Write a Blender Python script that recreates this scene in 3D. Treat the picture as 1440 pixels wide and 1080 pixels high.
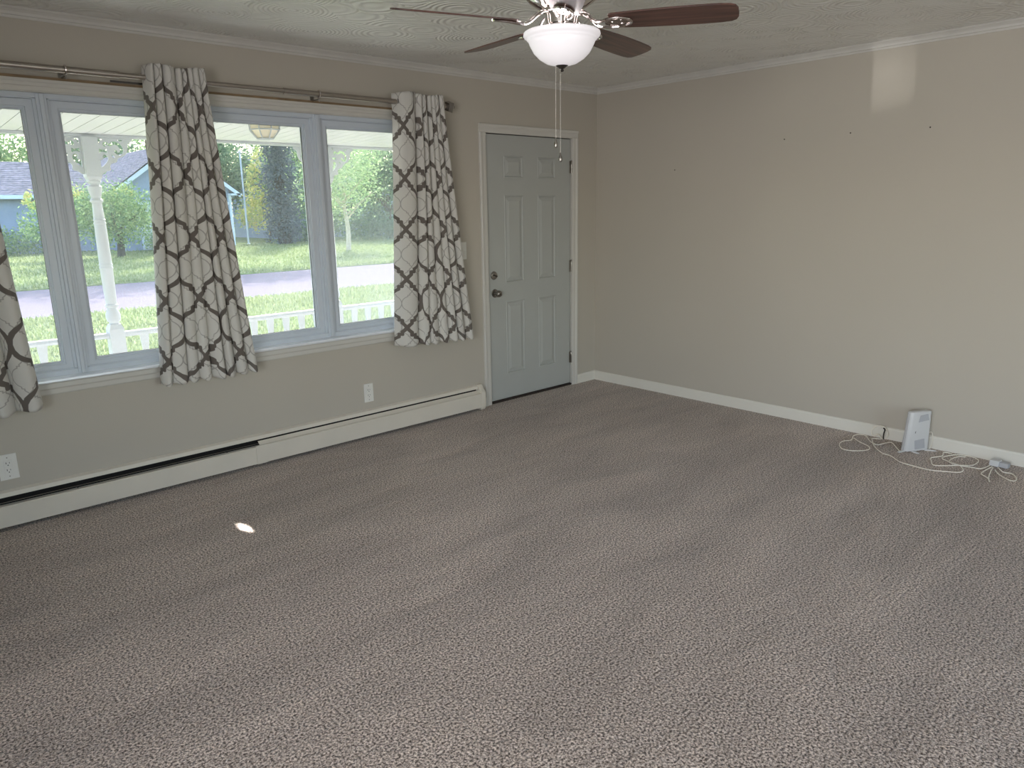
import bpy, bmesh, math, random
from mathutils import Vector, Matrix
for o in list(bpy.data.objects): bpy.data.objects.remove(o)
S = bpy.context.scene; COL = S.collection
PI = math.pi
R = math.radians
# ------------------------------------------------------------------ camera
CAM = Vector((-4.9256, -4.2711, 1.5231))
cd = bpy.data.cameras.new('camera'); cam = bpy.data.objects.new('camera', cd); COL.objects.link(cam)
cd.sensor_width = 36; cd.lens = 1037.28 * 36 / 1440; cd.clip_start = 0.05; cd.clip_end = 400
yw, pt, rl = -0.7422, -0.2362, -0.0174
fw = Vector((-math.sin(yw)*math.cos(pt), math.cos(yw)*math.cos(pt), math.sin(pt)))
rt = Vector((math.cos(yw), math.sin(yw), 0)); up = rt.cross(fw)
r2 = rt*math.cos(rl) + up*math.sin(rl); u2 = -rt*math.sin(rl) + up*math.cos(rl)
M = Matrix((( r2.x, u2.x, -fw.x), (r2.y, u2.y, -fw.y), (r2.z, u2.z, -fw.z))).to_4x4(); M.translation = CAM
cam.matrix_world = M; S.camera = cam
# ------------------------------------------------------------------ view, sky, sun, added lamps
S.view_settings.view_transform = 'Standard'; S.view_settings.look = 'None'
S.view_settings.exposure = 0.25; S.view_settings.gamma = 1; S.view_settings.use_curve_mapping = False
W = bpy.data.worlds.new('sky'); S.world = W; W.use_nodes = True
nt = W.node_tree; sky = nt.nodes.new('ShaderNodeTexSky'); sky.sky_type = 'NISHITA'; sky.sun_disc = False
sky.sun_elevation = R(40); sky.sun_rotation = R(32); sky.air_density = 1.2; sky.dust_density = 1.5
bgn = nt.nodes['Background']; bgn.inputs['Strength'].default_value = 0.70
nt.links.new(sky.outputs[0], bgn.inputs['Color'])
def lamp(name, typ, loc, energy, color, to=None, **kw):
    d = bpy.data.lights.new(name, typ); d.energy = energy; d.color = color
    for k, v in kw.items(): setattr(d, k, v)
    o = bpy.data.objects.new(name, d); COL.objects.link(o); o.location = loc
    if to is not None: o.rotation_euler = (Vector(to)-Vector(loc)).to_track_quat('-Z', 'Y').to_euler()
    return o
lamp('sun', 'SUN', (-10, 30, 30), 12.0, (1.0, .965, .92), to=(-10-.42, 30-.68, 30-.60), angle=R(.6))
# added area lights filling the room, at unseen openings behind the camera
lamp('back_fill', 'AREA', (-3.0, -7.12, 1.25), 13, (.93, .96, 1.0), to=(-3.0, 0, 1.15), shape='RECTANGLE', size=2.4, size_y=1.7)
lamp('side_fill', 'AREA', (-6.72, -4.2, 1.35), 37, (1.0, .98, .985), to=(0, -2.3, 1.75), spread=R(105), shape='RECTANGLE', size=2.2, size_y=1.5)
# added lamps, source unknown: a glint on the right wall, a carpet spot
lamp('wall_glint_lamp', 'SPOT', (-13.97, 12.0, -.25), 4200, (1, .98, .95), to=(0, -2.33, 2.20), spot_size=R(.95), spot_blend=1, shadow_soft_size=.05)
lamp('wall_glint_lamp', 'SPOT', (-13.97, 12.0, -.25), 3000, (1, .98, .95), to=(0, -2.27, 2.38), spot_size=R(.7), spot_blend=1, shadow_soft_size=.05)
lamp('carpet_spot_lamp', 'AREA', (-3.2, -6.9, 2.0), .06, (1, .97, .9), to=(-3.62, -.874, 0), shape='DISK', size=.035, spread=R(.3))
# ------------------------------------------------------------------ material helpers
def lin(c): return tuple(((v/255)/12.92 if v/255 <= .04045 else ((v/255+.055)/1.055)**2.4) for v in c) + (1,)
def newmat(name):
    m = bpy.data.materials.new(name); m.use_nodes = True; n = m.node_tree
    return m, n, n.nodes['Principled BSDF'], n.nodes['Material Output']
def node(n, t, **kw):
    x = n.nodes.new(t)
    for k, v in kw.items():
        if k in x.inputs: x.inputs[k].default_value = v
        else: setattr(x, k, v)
    return x
def mat(name, c, rough=.6, metal=0, vary=.04, vscale=3, bump=0, bscale=200, coat=0, spec=.5, detail=3, sheen=0, bd=.001):
    m, n, p, out = newmat(name); L = n.links
    p.inputs['Roughness'].default_value = rough; p.inputs['Metallic'].default_value = metal
    p.inputs['Coat Weight'].default_value = coat; p.inputs['Specular IOR Level'].default_value = spec
    p.inputs['Sheen Weight'].default_value = sheen
    tc = node(n, 'ShaderNodeTexCoord')
    nz = node(n, 'ShaderNodeTexNoise', Scale=vscale, Detail=detail); L.new(tc.outputs['Object'], nz.inputs['Vector'])
    rp = node(n, 'ShaderNodeValToRGB'); a = lin(c)
    rp.color_ramp.elements[0].position = .3; rp.color_ramp.elements[1].position = .7
    rp.color_ramp.elements[0].color = tuple(v*(1-vary) for v in a[:3])+(1,); rp.color_ramp.elements[1].color = tuple(min(1, v*(1+vary)) for v in a[:3])+(1,)
    L.new(nz.outputs['Fac'], rp.inputs[0]); L.new(rp.outputs[0], p.inputs['Base Color'])
    if bump:
        b = node(n, 'ShaderNodeTexNoise', Scale=bscale, Detail=2); L.new(tc.outputs['Object'], b.inputs['Vector'])
        bp = node(n, 'ShaderNodeBump', Strength=bump, Distance=bd); L.new(b.outputs['Fac'], bp.inputs['Height']); L.new(bp.outputs[0], p.inputs['Normal'])
    return m
m_wall = mat('wall_paint', (190, 183, 171), rough=.5, vary=.015, vscale=1.2, bump=.25, bscale=140, spec=.4)
m_white = mat('white_trim_paint', (208, 205, 198), rough=.4, vary=.02)
m_crown = mat('crown_paint', (205, 202, 196), rough=.45, vary=.04, vscale=6)
m_base = mat('baseboard_paint', (226, 222, 212), rough=.38, vary=.02)
m_vinyl = mat('white_vinyl', (206, 214, 224), rough=.3, vary=.01)
m_sill = mat('glossy_sill', (236, 240, 246), rough=.18, vary=.01, coat=.7)
m_door = mat('door_paint', (178, 180, 176), rough=.42, vary=.02, vscale=4, bump=.1, bscale=300)
m_heater = mat('heater_enamel', (222, 214, 200), rough=.4, vary=.03, vscale=5)
m_black = mat('black_gap_shade', (14, 13, 12), rough=.8)
m_fin = mat('dark_fins', (40, 40, 40), rough=.5, metal=.5)
m_nickel = mat('brushed_nickel', (150, 146, 140), rough=.28, metal=1, vary=.05, vscale=30)
m_rod = mat('rod_nickel', (176, 168, 160), rough=.32, metal=1, vary=.05, vscale=20)
m_chain = mat('bead_chain', (225, 222, 216), rough=.35, metal=.6)
m_chrome = mat('polished_nickel', (215, 208, 205), rough=.1, metal=1)
m_pewter = mat('dark_pewter', (95, 92, 90), rough=.35, metal=1)
m_plate = mat('switch_plastic', (232, 230, 224), rough=.35)
m_slot = mat('slot_dark', (25, 24, 22), rough=.7)
m_lath = mat('bare_lath_wood', (140, 118, 90), rough=.7, vary=.2, vscale=15)
m_thresh = mat('threshold_dark', (44, 34, 28), rough=.6)
m_router = mat('router_plastic', (214, 214, 214), rough=.4)
m_vent = mat('router_vent_grey', (182, 183, 187), rough=.55)
m_cable = mat('white_cable', (244, 238, 224), rough=.5)
m_ptrim = mat('porch_white', (182, 186, 190), rough=.55, vary=.03, vscale=5, bump=.2, bscale=60)
m_soffit = mat('soffit_white', (214, 214, 218), rough=.6, vary=.02)
m_ext = mat('exterior_siding_paint', (190, 190, 185), rough=.7)
m_conc = mat('porch_concrete', (196, 193, 188), rough=.9, bump=.4, bscale=60)
m_siding = mat('blue_grey_siding', (140, 158, 190), rough=.6, vary=.06, vscale=2)
m_fascia = mat('pale_blue_fascia', (205, 220, 240), rough=.5)
m_garage = mat('garage_door_white', (200, 210, 218), rough=.5)
m_lens = mat('porch_lamp_lens', (240, 226, 196), rough=.35, vary=.08, vscale=10)
m_bark = mat('bark', (92, 76, 62), rough=.95, vary=.3, vscale=8, bump=.8, bscale=20, bd=.02)
m_bark_pale = mat('pale_bark', (190, 178, 160), rough=.9, vary=.25, vscale=8, bump=.5, bscale=20, bd=.01)
m_bark_dark = mat('dark_bark', (60, 56, 54), rough=.95, vary=.3, vscale=8)
m_pole = mat('pole_white', (200, 212, 222), rough=.4)
m_winglass = mat('dark_window_glass', (70, 84, 104), rough=.1)
m_holes = mat('wall_anchor_dark', (60, 52, 46), rough=.7)

def mat_ceiling():
    m, n, p, out = newmat('swirl_plaster'); L = n.links
    p.inputs['Roughness'].default_value = .40
    p.inputs['Base Color'].default_value = lin((236, 235, 230))
    tc = node(n, 'ShaderNodeTexCoord'); mp = node(n, 'ShaderNodeMapping'); mp.inputs['Scale'].default_value = (1, 1, .01)
    L.new(tc.outputs['Object'], mp.inputs[0])
    v = node(n, 'ShaderNodeTexVoronoi', Scale=3.4, Randomness=.85); L.new(mp.outputs[0], v.inputs['Vector'])
    w = node(n, 'ShaderNodeMath', operation='MULTIPLY'); L.new(v.outputs['Distance'], w.inputs[0]); w.inputs[1].default_value = 82
    s = node(n, 'ShaderNodeMath', operation='SINE'); L.new(w.outputs[0], s.inputs[0])
    d = node(n, 'ShaderNodeMath', operation='MULTIPLY_ADD'); L.new(v.outputs['Distance'], d.inputs[0]); d.inputs[1].default_value = 7.0
    L.new(s.outputs[0], d.inputs[2])
    nz = node(n, 'ShaderNodeTexNoise', Scale=3.0, Detail=2); L.new(mp.outputs[0], nz.inputs['Vector'])
    am = node(n, 'ShaderNodeMath', operation='MULTIPLY'); L.new(d.outputs[0], am.inputs[0]); L.new(nz.outputs['Fac'], am.inputs[1])
    b = node(n, 'ShaderNodeBump', Strength=.8, Distance=.005); L.new(am.outputs[0], b.inputs['Height']); L.new(b.outputs[0], p.inputs['Normal'])
    return m
m_ceil = mat_ceiling()

def mat_carpet():
    m, n, p, out = newmat('carpet_pile'); L = n.links
    p.inputs['Roughness'].default_value = .95; p.inputs['Specular IOR Level'].default_value = .15
    p.inputs['Sheen Weight'].default_value = .35; p.inputs['Sheen Roughness'].default_value = .4
    tc = node(n, 'ShaderNodeTexCoord')
    fine = node(n, 'ShaderNodeTexNoise', Scale=125, Detail=3, Roughness=.7); L.new(tc.outputs['Object'], fine.inputs['Vector'])
    r1 = node(n, 'ShaderNodeValToRGB'); e = r1.color_ramp.elements
    e[0].position = .40; e[0].color = lin((76, 64, 56)); e[1].position = .61; e[1].color = lin((236, 220, 206))
    x = e.new(.5); x.color = lin((180, 163, 150))
    L.new(fine.outputs['Fac'], r1.inputs[0])
    # nap brushed one way or the other: broad vacuum strokes
    mp = node(n, 'ShaderNodeMapping'); mp.inputs['Rotation'].default_value = (0, 0, R(24)); mp.inputs['Scale'].default_value = (.6, 2.0, 1)
    L.new(tc.outputs['Object'], mp.inputs[0])
    nap = node(n, 'ShaderNodeTexNoise', Scale=1.6, Detail=5, Roughness=.6, Distortion=.6); L.new(mp.outputs[0], nap.inputs['Vector'])
    r2_ = node(n, 'ShaderNodeMapRange'); r2_.inputs['From Min'].default_value = .35; r2_.inputs['From Max'].default_value = .65
    r2_.inputs['To Min'].default_value = .88; r2_.inputs['To Max'].default_value = 1.20
    L.new(nap.outputs['Fac'], r2_.inputs[0])
    mx = node(n, 'ShaderNodeVectorMath', operation='SCALE'); L.new(r1.outputs[0], mx.inputs[0]); L.new(r2_.outputs[0], mx.inputs['Scale'])
    L.new(mx.outputs[0], p.inputs['Base Color'])
    vo = node(n, 'ShaderNodeTexVoronoi', Scale=120); L.new(tc.outputs['Object'], vo.inputs['Vector'])
    sc = node(n, 'ShaderNodeMath', operation='SUBTRACT'); L.new(fine.outputs['Fac'], sc.inputs[0]); L.new(vo.outputs['Distance'], sc.inputs[1])
    b1 = node(n, 'ShaderNodeBump', Strength=.7, Distance=.006); L.new(sc.outputs[0], b1.inputs['Height'])
    b2 = node(n, 'ShaderNodeBump', Strength=.8, Distance=.05); L.new(nap.outputs['Fac'], b2.inputs['Height']); L.new(b1.outputs[0], b2.inputs['Normal'])
    L.new(b2.outputs[0], p.inputs['Normal'])
    return m
m_carpet = mat_carpet()

def mat_wood():
    m, n, p, out = newmat('blade_walnut'); L = n.links
    p.inputs['Roughness'].default_value = .33; p.inputs['Coat Weight'].default_value = .2
    tc = node(n, 'ShaderNodeTexCoord'); mp = node(n, 'ShaderNodeMapping'); mp.inputs['Scale'].default_value = (1.2, 22, 22)
    L.new(tc.outputs['Object'], mp.inputs[0])
    nz = node(n, 'ShaderNodeTexNoise', Scale=3, Detail=6, Distortion=.4); L.new(mp.outputs[0], nz.inputs['Vector'])
    r = node(n, 'ShaderNodeValToRGB'); e = r.color_ramp.elements
    e[0].position = .3; e[0].color = lin((58, 40, 36)); e[1].position = .7; e[1].color = lin((116, 82, 72))
    L.new(nz.outputs['Fac'], r.inputs[0]); L.new(r.outputs[0], p.inputs['Base Color'])
    return m
m_wood = mat_wood()

def mat_glass(name, haze, tint=(1, 1, 1)):  # milky film mixed in to imitate haze and flare over the view
    m, n, p, out = newmat(name); L = n.links; n.nodes.remove(p)
    tr = node(n, 'ShaderNodeBsdfTransparent'); tr.inputs[0].default_value = tint+(1,)
    gl = node(n, 'ShaderNodeBsdfGlossy'); gl.inputs['Roughness'].default_value = .02
    fr = node(n, 'ShaderNodeFresnel', IOR=1.12); mx = node(n, 'ShaderNodeMixShader')
    L.new(fr.outputs[0], mx.inputs[0]); L.new(tr.outputs[0], mx.inputs[1]); L.new(gl.outputs[0], mx.inputs[2])
    tl = node(n, 'ShaderNodeBsdfTranslucent'); tl.inputs[0].default_value = (.9, .95, 1, 1)
    df = node(n, 'ShaderNodeBsdfDiffuse'); df.inputs[0].default_value = (.8, .88, .95, 1)
    ad = node(n, 'ShaderNodeMixShader'); ad.inputs[0].default_value = .4; L.new(tl.outputs[0], ad.inputs[1]); L.new(df.outputs[0], ad.inputs[2])
    tc = node(n, 'ShaderNodeTexCoord'); nz = node(n, 'ShaderNodeTexNoise', Scale=2.5, Detail=5); L.new(tc.outputs['Object'], nz.inputs['Vector'])
    mr = node(n, 'ShaderNodeMapRange'); mr.inputs['From Min'].default_value = .3; mr.inputs['From Max'].default_value = .7
    mr.inputs['To Min'].default_value = haze*.6; mr.inputs['To Max'].default_value = haze*1.3; L.new(nz.outputs['Fac'], mr.inputs[0])
    m2 = node(n, 'ShaderNodeMixShader'); L.new(mr.outputs[0], m2.inputs[0]); L.new(mx.outputs[0], m2.inputs[1]); L.new(ad.outputs[0], m2.inputs[2])
    L.new(m2.outputs[0], out.inputs[0])
    return m
m_glass = mat_glass('window_glass', .09); m_glass_hazy = mat_glass('hazy_window_glass', .15)

def mat_bowl():
    m, n, p, out = newmat('frosted_lit_glass')
    p.inputs['Base Color'].default_value = (.9, .88, .9, 1); p.inputs['Roughness'].default_value = .3
    p.inputs['Emission Color'].default_value = (1, .95, .98, 1); p.inputs['Emission Strength'].default_value = .33
    return m
m_bowl = mat_bowl()

def mat_leaf(name, cols, transl=.5):
    m, n, p, out = newmat(name); L = n.links; n.nodes.remove(p)
    g = node(n, 'ShaderNodeNewGeometry'); r = node(n, 'ShaderNodeValToRGB'); e = r.color_ramp.elements
    e[0].position = 0; e[0].color = lin(cols[0]); e[1].position = 1; e[1].color = lin(cols[-1])
    for i, c in enumerate(cols[1:-1]): x = e.new((i+1)/(len(cols)-1)); x.color = lin(c)
    L.new(g.outputs['Random Per Island'], r.inputs[0])
    d = node(n, 'ShaderNodeBsdfDiffuse'); t = node(n, 'ShaderNodeBsdfTranslucent'); mx = node(n, 'ShaderNodeMixShader'); mx.inputs[0].default_value = transl
    L.new(r.outputs[0], d.inputs[0]); L.new(r.outputs[0], t.inputs[0]); L.new(d.outputs[0], mx.inputs[1]); L.new(t.outputs[0], mx.inputs[2]); L.new(mx.outputs[0], out.inputs[0])
    return m
leaf_dark = mat_leaf('leaves_dark', [(84, 110, 88), (116, 142, 112), (150, 174, 134)])
leaf_mid = mat_leaf('leaves_mid', [(96, 130, 92), (138, 168, 116), (180, 200, 140)])
leaf_yel = mat_leaf('leaves_yellow', [(160, 180, 118), (200, 208, 128), (222, 204, 148)])
leaf_pale = mat_leaf('leaves_pale', [(140, 172, 130), (176, 200, 150), (216, 226, 180)], .6)
leaf_col = mat_leaf('leaves_evergreen', [(78, 88, 96), (104, 114, 122), (128, 140, 142)], .3)

def mat_ground():
    m, n, p, out = newmat('lawn'); L = n.links; p.inputs['Roughness'].default_value = .95; p.inputs['Specular IOR Level'].default_value = .1
    tc = node(n, 'ShaderNodeTexCoord')
    a = node(n, 'ShaderNodeTexNoise', Scale=14, Detail=6, Roughness=.7); L.new(tc.outputs['Object'], a.inputs['Vector'])
    r = node(n, 'ShaderNodeValToRGB'); e = r.color_ramp.elements
    e[0].position = .32; e[0].color = lin((100, 114, 72)); e[1].position = .68; e[1].color = lin((152, 162, 116))
    L.new(a.outputs['Fac'], r.inputs[0])
    b = node(n, 'ShaderNodeTexNoise', Scale=.5, Detail=3); L.new(tc.outputs['Object'], b.inputs['Vector'])
    r_ = node(n, 'ShaderNodeValToRGB'); e = r_.color_ramp.elements
    e[0].position = .4; e[0].color = (.85, 1, .7, 1); e[1].position = .65; e[1].color = (1.1, 1.0, .95, 1)
    L.new(b.outputs['Fac'], r_.inputs[0])
    mx = node(n, 'ShaderNodeVectorMath', operation='MULTIPLY'); L.new(r.outputs[0], mx.inputs[0]); L.new(r_.outputs[0], mx.inputs[1]); L.new(mx.outputs[0], p.inputs['Base Color'])
    bp = node(n, 'ShaderNodeBump', Strength=.8, Distance=.05); L.new(a.outputs['Fac'], bp.inputs['Height']); L.new(bp.outputs[0], p.inputs['Normal'])
    return m
m_lawn = mat_ground()
m_road = mat('asphalt_pinkish', (114, 107, 114), rough=1, spec=.03, vary=.08, vscale=30, bump=.4, bscale=80, bd=.004)
m_blade = mat_leaf('grass_blades', [(114, 130, 82), (140, 152, 104), (166, 174, 138)], .4)

def mat_shingle():
    m, n, p, out = newmat('roof_shingles'); L = n.links; p.inputs['Roughness'].default_value = .95; p.inputs['Specular IOR Level'].default_value = .08
    tc = node(n, 'ShaderNodeTexCoord'); nz = node(n, 'ShaderNodeTexNoise', Scale=6, Detail=4); L.new(tc.outputs['Object'], nz.inputs['Vector'])
    r = node(n, 'ShaderNodeValToRGB'); e = r.color_ramp.elements
    e[0].position = .35; e[0].color = lin((78, 83, 98)); e[1].position = .65; e[1].color = lin((130, 130, 144))
    L.new(nz.outputs['Fac'], r.inputs[0]); L.new(r.outputs[0], p.inputs['Base Color'])
    return m
m_shingle = mat_shingle()

# ------------------------------------------------------------------ curtain print
def mat_curtain():
    m, n, p, out = newmat('lattice_print_cloth'); L = n.links
    tc = node(n, 'ShaderNodeUVMap', uv_map='UVMap')
    def fold(px, pz, ox, oz):
        """uv (metres) -> first quarter of a px x pz cell"""
        sub = node(n, 'ShaderNodeVectorMath', operation='MULTIPLY_ADD'); L.new(tc.outputs[0], sub.inputs[0])
        sub.inputs[1].default_value = (1/px, 1/pz, 0); sub.inputs[2].default_value = (ox, oz, 0)
        fr = node(n, 'ShaderNodeVectorMath', operation='FRACTION'); L.new(sub.outputs[0], fr.inputs[0])
        s2 = node(n, 'ShaderNodeVectorMath', operation='SUBTRACT'); L.new(fr.outputs[0], s2.inputs[0]); s2.inputs[1].default_value = (.5, .5, 0)
        ab = node(n, 'ShaderNodeVectorMath', operation='ABSOLUTE'); L.new(s2.outputs[0], ab.inputs[0])
        sc = node(n, 'ShaderNodeVectorMath', operation='MULTIPLY'); L.new(ab.outputs[0], sc.inputs[0]); sc.inputs[1].default_value = (px, pz, 0)
        return sc.outputs[0]
    def dist(pt_, pts):
        cur = None
        for (ax, ay), (bx, by) in zip(pts[:-1], pts[1:]):
            ba = (bx-ax, by-ay, 0); bb = ba[0]**2+ba[1]**2
            pa = node(n, 'ShaderNodeVectorMath', operation='SUBTRACT'); L.new(pt_, pa.inputs[0]); pa.inputs[1].default_value = (ax, ay, 0)
            dt = node(n, 'ShaderNodeVectorMath', operation='DOT_PRODUCT'); L.new(pa.outputs[0], dt.inputs[0]); dt.inputs[1].default_value = (ba[0]/bb, ba[1]/bb, 0)
            cl = node(n, 'ShaderNodeClamp'); L.new(dt.outputs['Value'], cl.inputs[0])
            sc = node(n, 'ShaderNodeVectorMath', operation='SCALE'); sc.inputs[0].default_value = ba; L.new(cl.outputs[0], sc.inputs['Scale'])
            df = node(n, 'ShaderNodeVectorMath', operation='DISTANCE'); L.new(pa.outputs[0], df.inputs[0]); L.new(sc.outputs[0], df.inputs[1])
            if cur is None: cur = df.outputs['Value']
            else:
                mn = node(n, 'ShaderNodeMath', operation='MINIMUM'); L.new(cur, mn.inputs[0]); L.new(df.outputs['Value'], mn.inputs[1]); cur = mn.outputs[0]
        return cur
    P, Q = .215, .326
    def motif(P, Q):
        pts = [(P*.5, 0)]
        for a in (16, 32, 45, 56, 66): pts.append((P*.5*math.cos(R(a)), Q*.32*math.sin(R(a))))
        pts += [(P*.20, Q*.35), (P*.115, Q*.35), (P*.115, Q*.405), (P*.05, Q*.45), (0, Q*.5)]
        return pts
    big = dist(fold(P, Q, 0, .25), motif(P, Q))
    small = dist(fold(P/2, Q/2, .25, .0), motif(P/2, Q/2))
    def line(d, w, soft):
        mr = node(n, 'ShaderNodeMapRange'); mr.inputs['From Min'].default_value = w-soft; mr.inputs['From Max'].default_value = w+soft
        mr.inputs['To Min'].default_value = 1; mr.inputs['To Max'].default_value = 0; L.new(d, mr.inputs[0]); return mr.outputs[0]
    c1 = node(n, 'ShaderNodeMix', data_type='RGBA'); c1.inputs[6].default_value = lin((220, 217, 211)); c1.inputs[7].default_value = lin((178, 174, 168)); L.new(line(small, .0023, .0008), c1.inputs[0])
    c2 = node(n, 'ShaderNodeMix', data_type='RGBA'); L.new(c1.outputs[2], c2.inputs[6]); c2.inputs[7].default_value = lin((112, 104, 98)); L.new(line(big, .0105, .0008), c2.inputs[0])
    L.new(c2.outputs[2], p.inputs['Base Color']); p.inputs['Roughness'].default_value = .85; p.inputs['Sheen Weight'].default_value = .1
    nz = node(n, 'ShaderNodeTexNoise', Scale=500, Detail=2); L.new(tc.outputs[0], nz.inputs['Vector'])
    bp = node(n, 'ShaderNodeBump', Strength=.2, Distance=.0006); L.new(nz.outputs['Fac'], bp.inputs['Height']); L.new(bp.outputs[0], p.inputs['Normal'])
    tl = node(n, 'ShaderNodeBsdfTranslucent'); L.new(c2.outputs[2], tl.inputs[0])
    mx = node(n, 'ShaderNodeMixShader'); mx.inputs[0].default_value = .14; L.new(p.outputs[0], mx.inputs[1]); L.new(tl.outputs[0], mx.inputs[2]); L.new(mx.outputs[0], out.inputs[0])
    return m
m_cloth = mat_curtain()

# ------------------------------------------------------------------ mesh helpers
class MB:
    def __init__(s): s.v = []; s.f = []
    def add(s, vs, fs):
        b = len(s.v); s.v += [tuple(v) for v in vs]; s.f += [tuple(i+b for i in f) for f in fs]; return s
    def box(s, x0, x1, y0, y1, z0, z1):
        return s.add([(x0,y0,z0),(x1,y0,z0),(x1,y1,z0),(x0,y1,z0),(x0,y0,z1),(x1,y0,z1),(x1,y1,z1),(x0,y1,z1)],
                     [(0,3,2,1),(4,5,6,7),(0,1,5,4),(1,2,6,5),(2,3,7,6),(3,0,4,7)])
    def ext(s, prof, axis, a, b):
        """closed profile (list of 2d) extruded along axis from a to b"""
        n = len(prof); mk = {'x': lambda p, t: (t, p[0], p[1]), 'y': lambda p, t: (p[0], t, p[1]), 'z': lambda p, t: (p[0], p[1], t)}[axis]
        vs = [mk(p, a) for p in prof]+[mk(p, b) for p in prof]
        return s.add(vs, [tuple(range(n))[::-1], tuple(range(n, 2*n))]+[(i, (i+1)%n, (i+1)%n+n, i+n) for i in range(n)])
    def lathe(s, prof, seg=32, c=(0,0,0), axis='z', square=False):
        n = len(prof); vs = []
        for r_, h in prof:
            for k in range(seg):
                a = 2*PI*k/seg + (PI/4 if seg == 4 else 0); x, y = r_*math.cos(a), r_*math.sin(a)
                p = {'z': (x, y, h), 'y': (x, h, y), 'x': (h, x, y)}[axis]
                vs.append((p[0]+c[0], p[1]+c[1], p[2]+c[2]))
        fs = [(i*seg+k, i*seg+(k+1)%seg, (i+1)*seg+(k+1)%seg, (i+1)*seg+k) for i in range(n-1) for k in range(seg)]
        if prof[0][0] > 1e-5: fs.append(tuple(range(seg))[::-1])
        if prof[-1][0] > 1e-5: fs.append(tuple((n-1)*seg+k for k in range(seg)))
        return s.add(vs, fs)
    def tube(s, pts, rad, seg=8, flat=1.0):
        pts = [Vector(p) for p in pts]; n = len(pts); rs = rad if isinstance(rad, (list, tuple)) else [rad]*n
        vs = []; prev = None
        for i, p in enumerate(pts):
            t = (pts[min(i+1, n-1)]-pts[max(i-1, 0)]).normalized()
            if prev is None: prev = Vector((0, 0, 1)) if abs(t.z) < .9 else Vector((1, 0, 0))
            u = (prev-t*prev.dot(t)).normalized(); prev = u; w = t.cross(u)
            for k in range(seg):
                a = 2*PI*k/seg; vs.append(tuple(p+(u*math.cos(a)*flat+w*math.sin(a))*rs[i]))
        fs = [(i*seg+k, i*seg+(k+1)%seg, (i+1)*seg+(k+1)%seg, (i+1)*seg+k) for i in range(n-1) for k in range(seg)]
        fs += [tuple(range(seg))[::-1], tuple((n-1)*seg+k for k in range(seg))]
        return s.add(vs, fs)
    def ring(s, x0, x1, z0, z1, w, y0, y1):
        """rectangular picture-frame ring in the xz plane, mitred"""
        for y, flip in ((y0, 0), (y1, 1)): pass
        o = [(x0,z0),(x1,z0),(x1,z1),(x0,z1)]; i = [(x0+w,z0+w),(x1-w,z0+w),(x1-w,z1-w),(x0+w,z1-w)]
        vs = [(a, y0, b) for a, b in o+i]+[(a, y1, b) for a, b in o+i]; fs = []
        for k in range(4):
            j = (k+1) % 4
            fs += [(k, j, j+4, k+4), (k+8, k+12, j+12, j+8), (k, k+8, j+8, j), (k+4, j+4, j+12, k+12)]
        return s.add(vs, fs)
    def build(s, name, m, parent=None, smooth=False, bevel=0, loc=(0,0,0), rot=(0,0,0), angle=40):
        me = bpy.data.meshes.new(name); me.from_pydata(s.v, [], s.f); me.materials.append(m)
        bm = bmesh.new(); bm.from_mesh(me)
        if len(s.f) < 60000: bmesh.ops.recalc_face_normals(bm, faces=bm.faces)
        if bevel:
            es = [e for e in bm.edges if e.is_manifold and e.calc_face_angle(0) > R(30)]
            bmesh.ops.bevel(bm, geom=es, offset=bevel, segments=2, affect='EDGES', profile=.6)
        bm.to_mesh(me); bm.free()
        if smooth:
            me.shade_smooth(); me.set_sharp_from_angle(angle=R(angle))
        o = bpy.data.objects.new(name, me); COL.objects.link(o); o.location = loc; o.rotation_euler = rot
        if parent is not None: o.parent = parent
        return o
def tag(o, label=None, cat=None, group=None, kind=None):
    if label: o['label'] = label
    if cat: o['category'] = cat
    if group: o['group'] = group
    if kind: o['kind'] = kind
    return o
def empty(name, loc=(0,0,0), rz=0, **kw):
    o = bpy.data.objects.new(name, None); o.empty_display_size = .1; COL.objects.link(o); o.location = loc; o.rotation_euler = (0,0,rz)
    return tag(o, **kw)
def kids(o): return [c for c in bpy.data.objects if c.parent == o]
def dup(o, parent=None, loc=None, label=None):
    c = o.copy(); COL.objects.link(c)
    if parent is not None: c.parent = parent
    for k in kids(o): dup(k, c)
    if loc is not None: c.location = loc
    if label: c['label'] = label
    return c
def clone(src, parent, loc, rot=None):
    c = bpy.data.objects.new(src.name.split('.')[0], src.data); COL.objects.link(c); c.parent = parent; c.location = loc
    if rot: c.rotation_euler = rot
    return c
def smooth_path(pts, sub=6, closed=False):
    P = [Vector(p) for p in pts]; n = len(P); out = []
    for i in range(n-1):
        p0, p1, p2, p3 = P[max(i-1,0)], P[i], P[i+1], P[min(i+2,n-1)]
        for k in range(sub):
            t = k/sub; out.append(.5*((2*p1)+(-p0+p2)*t+(2*p0-5*p1+4*p2-p3)*t*t+(-p0+3*p1-3*p2+p3)*t**3))
    out.append(P[-1]); return out

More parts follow.
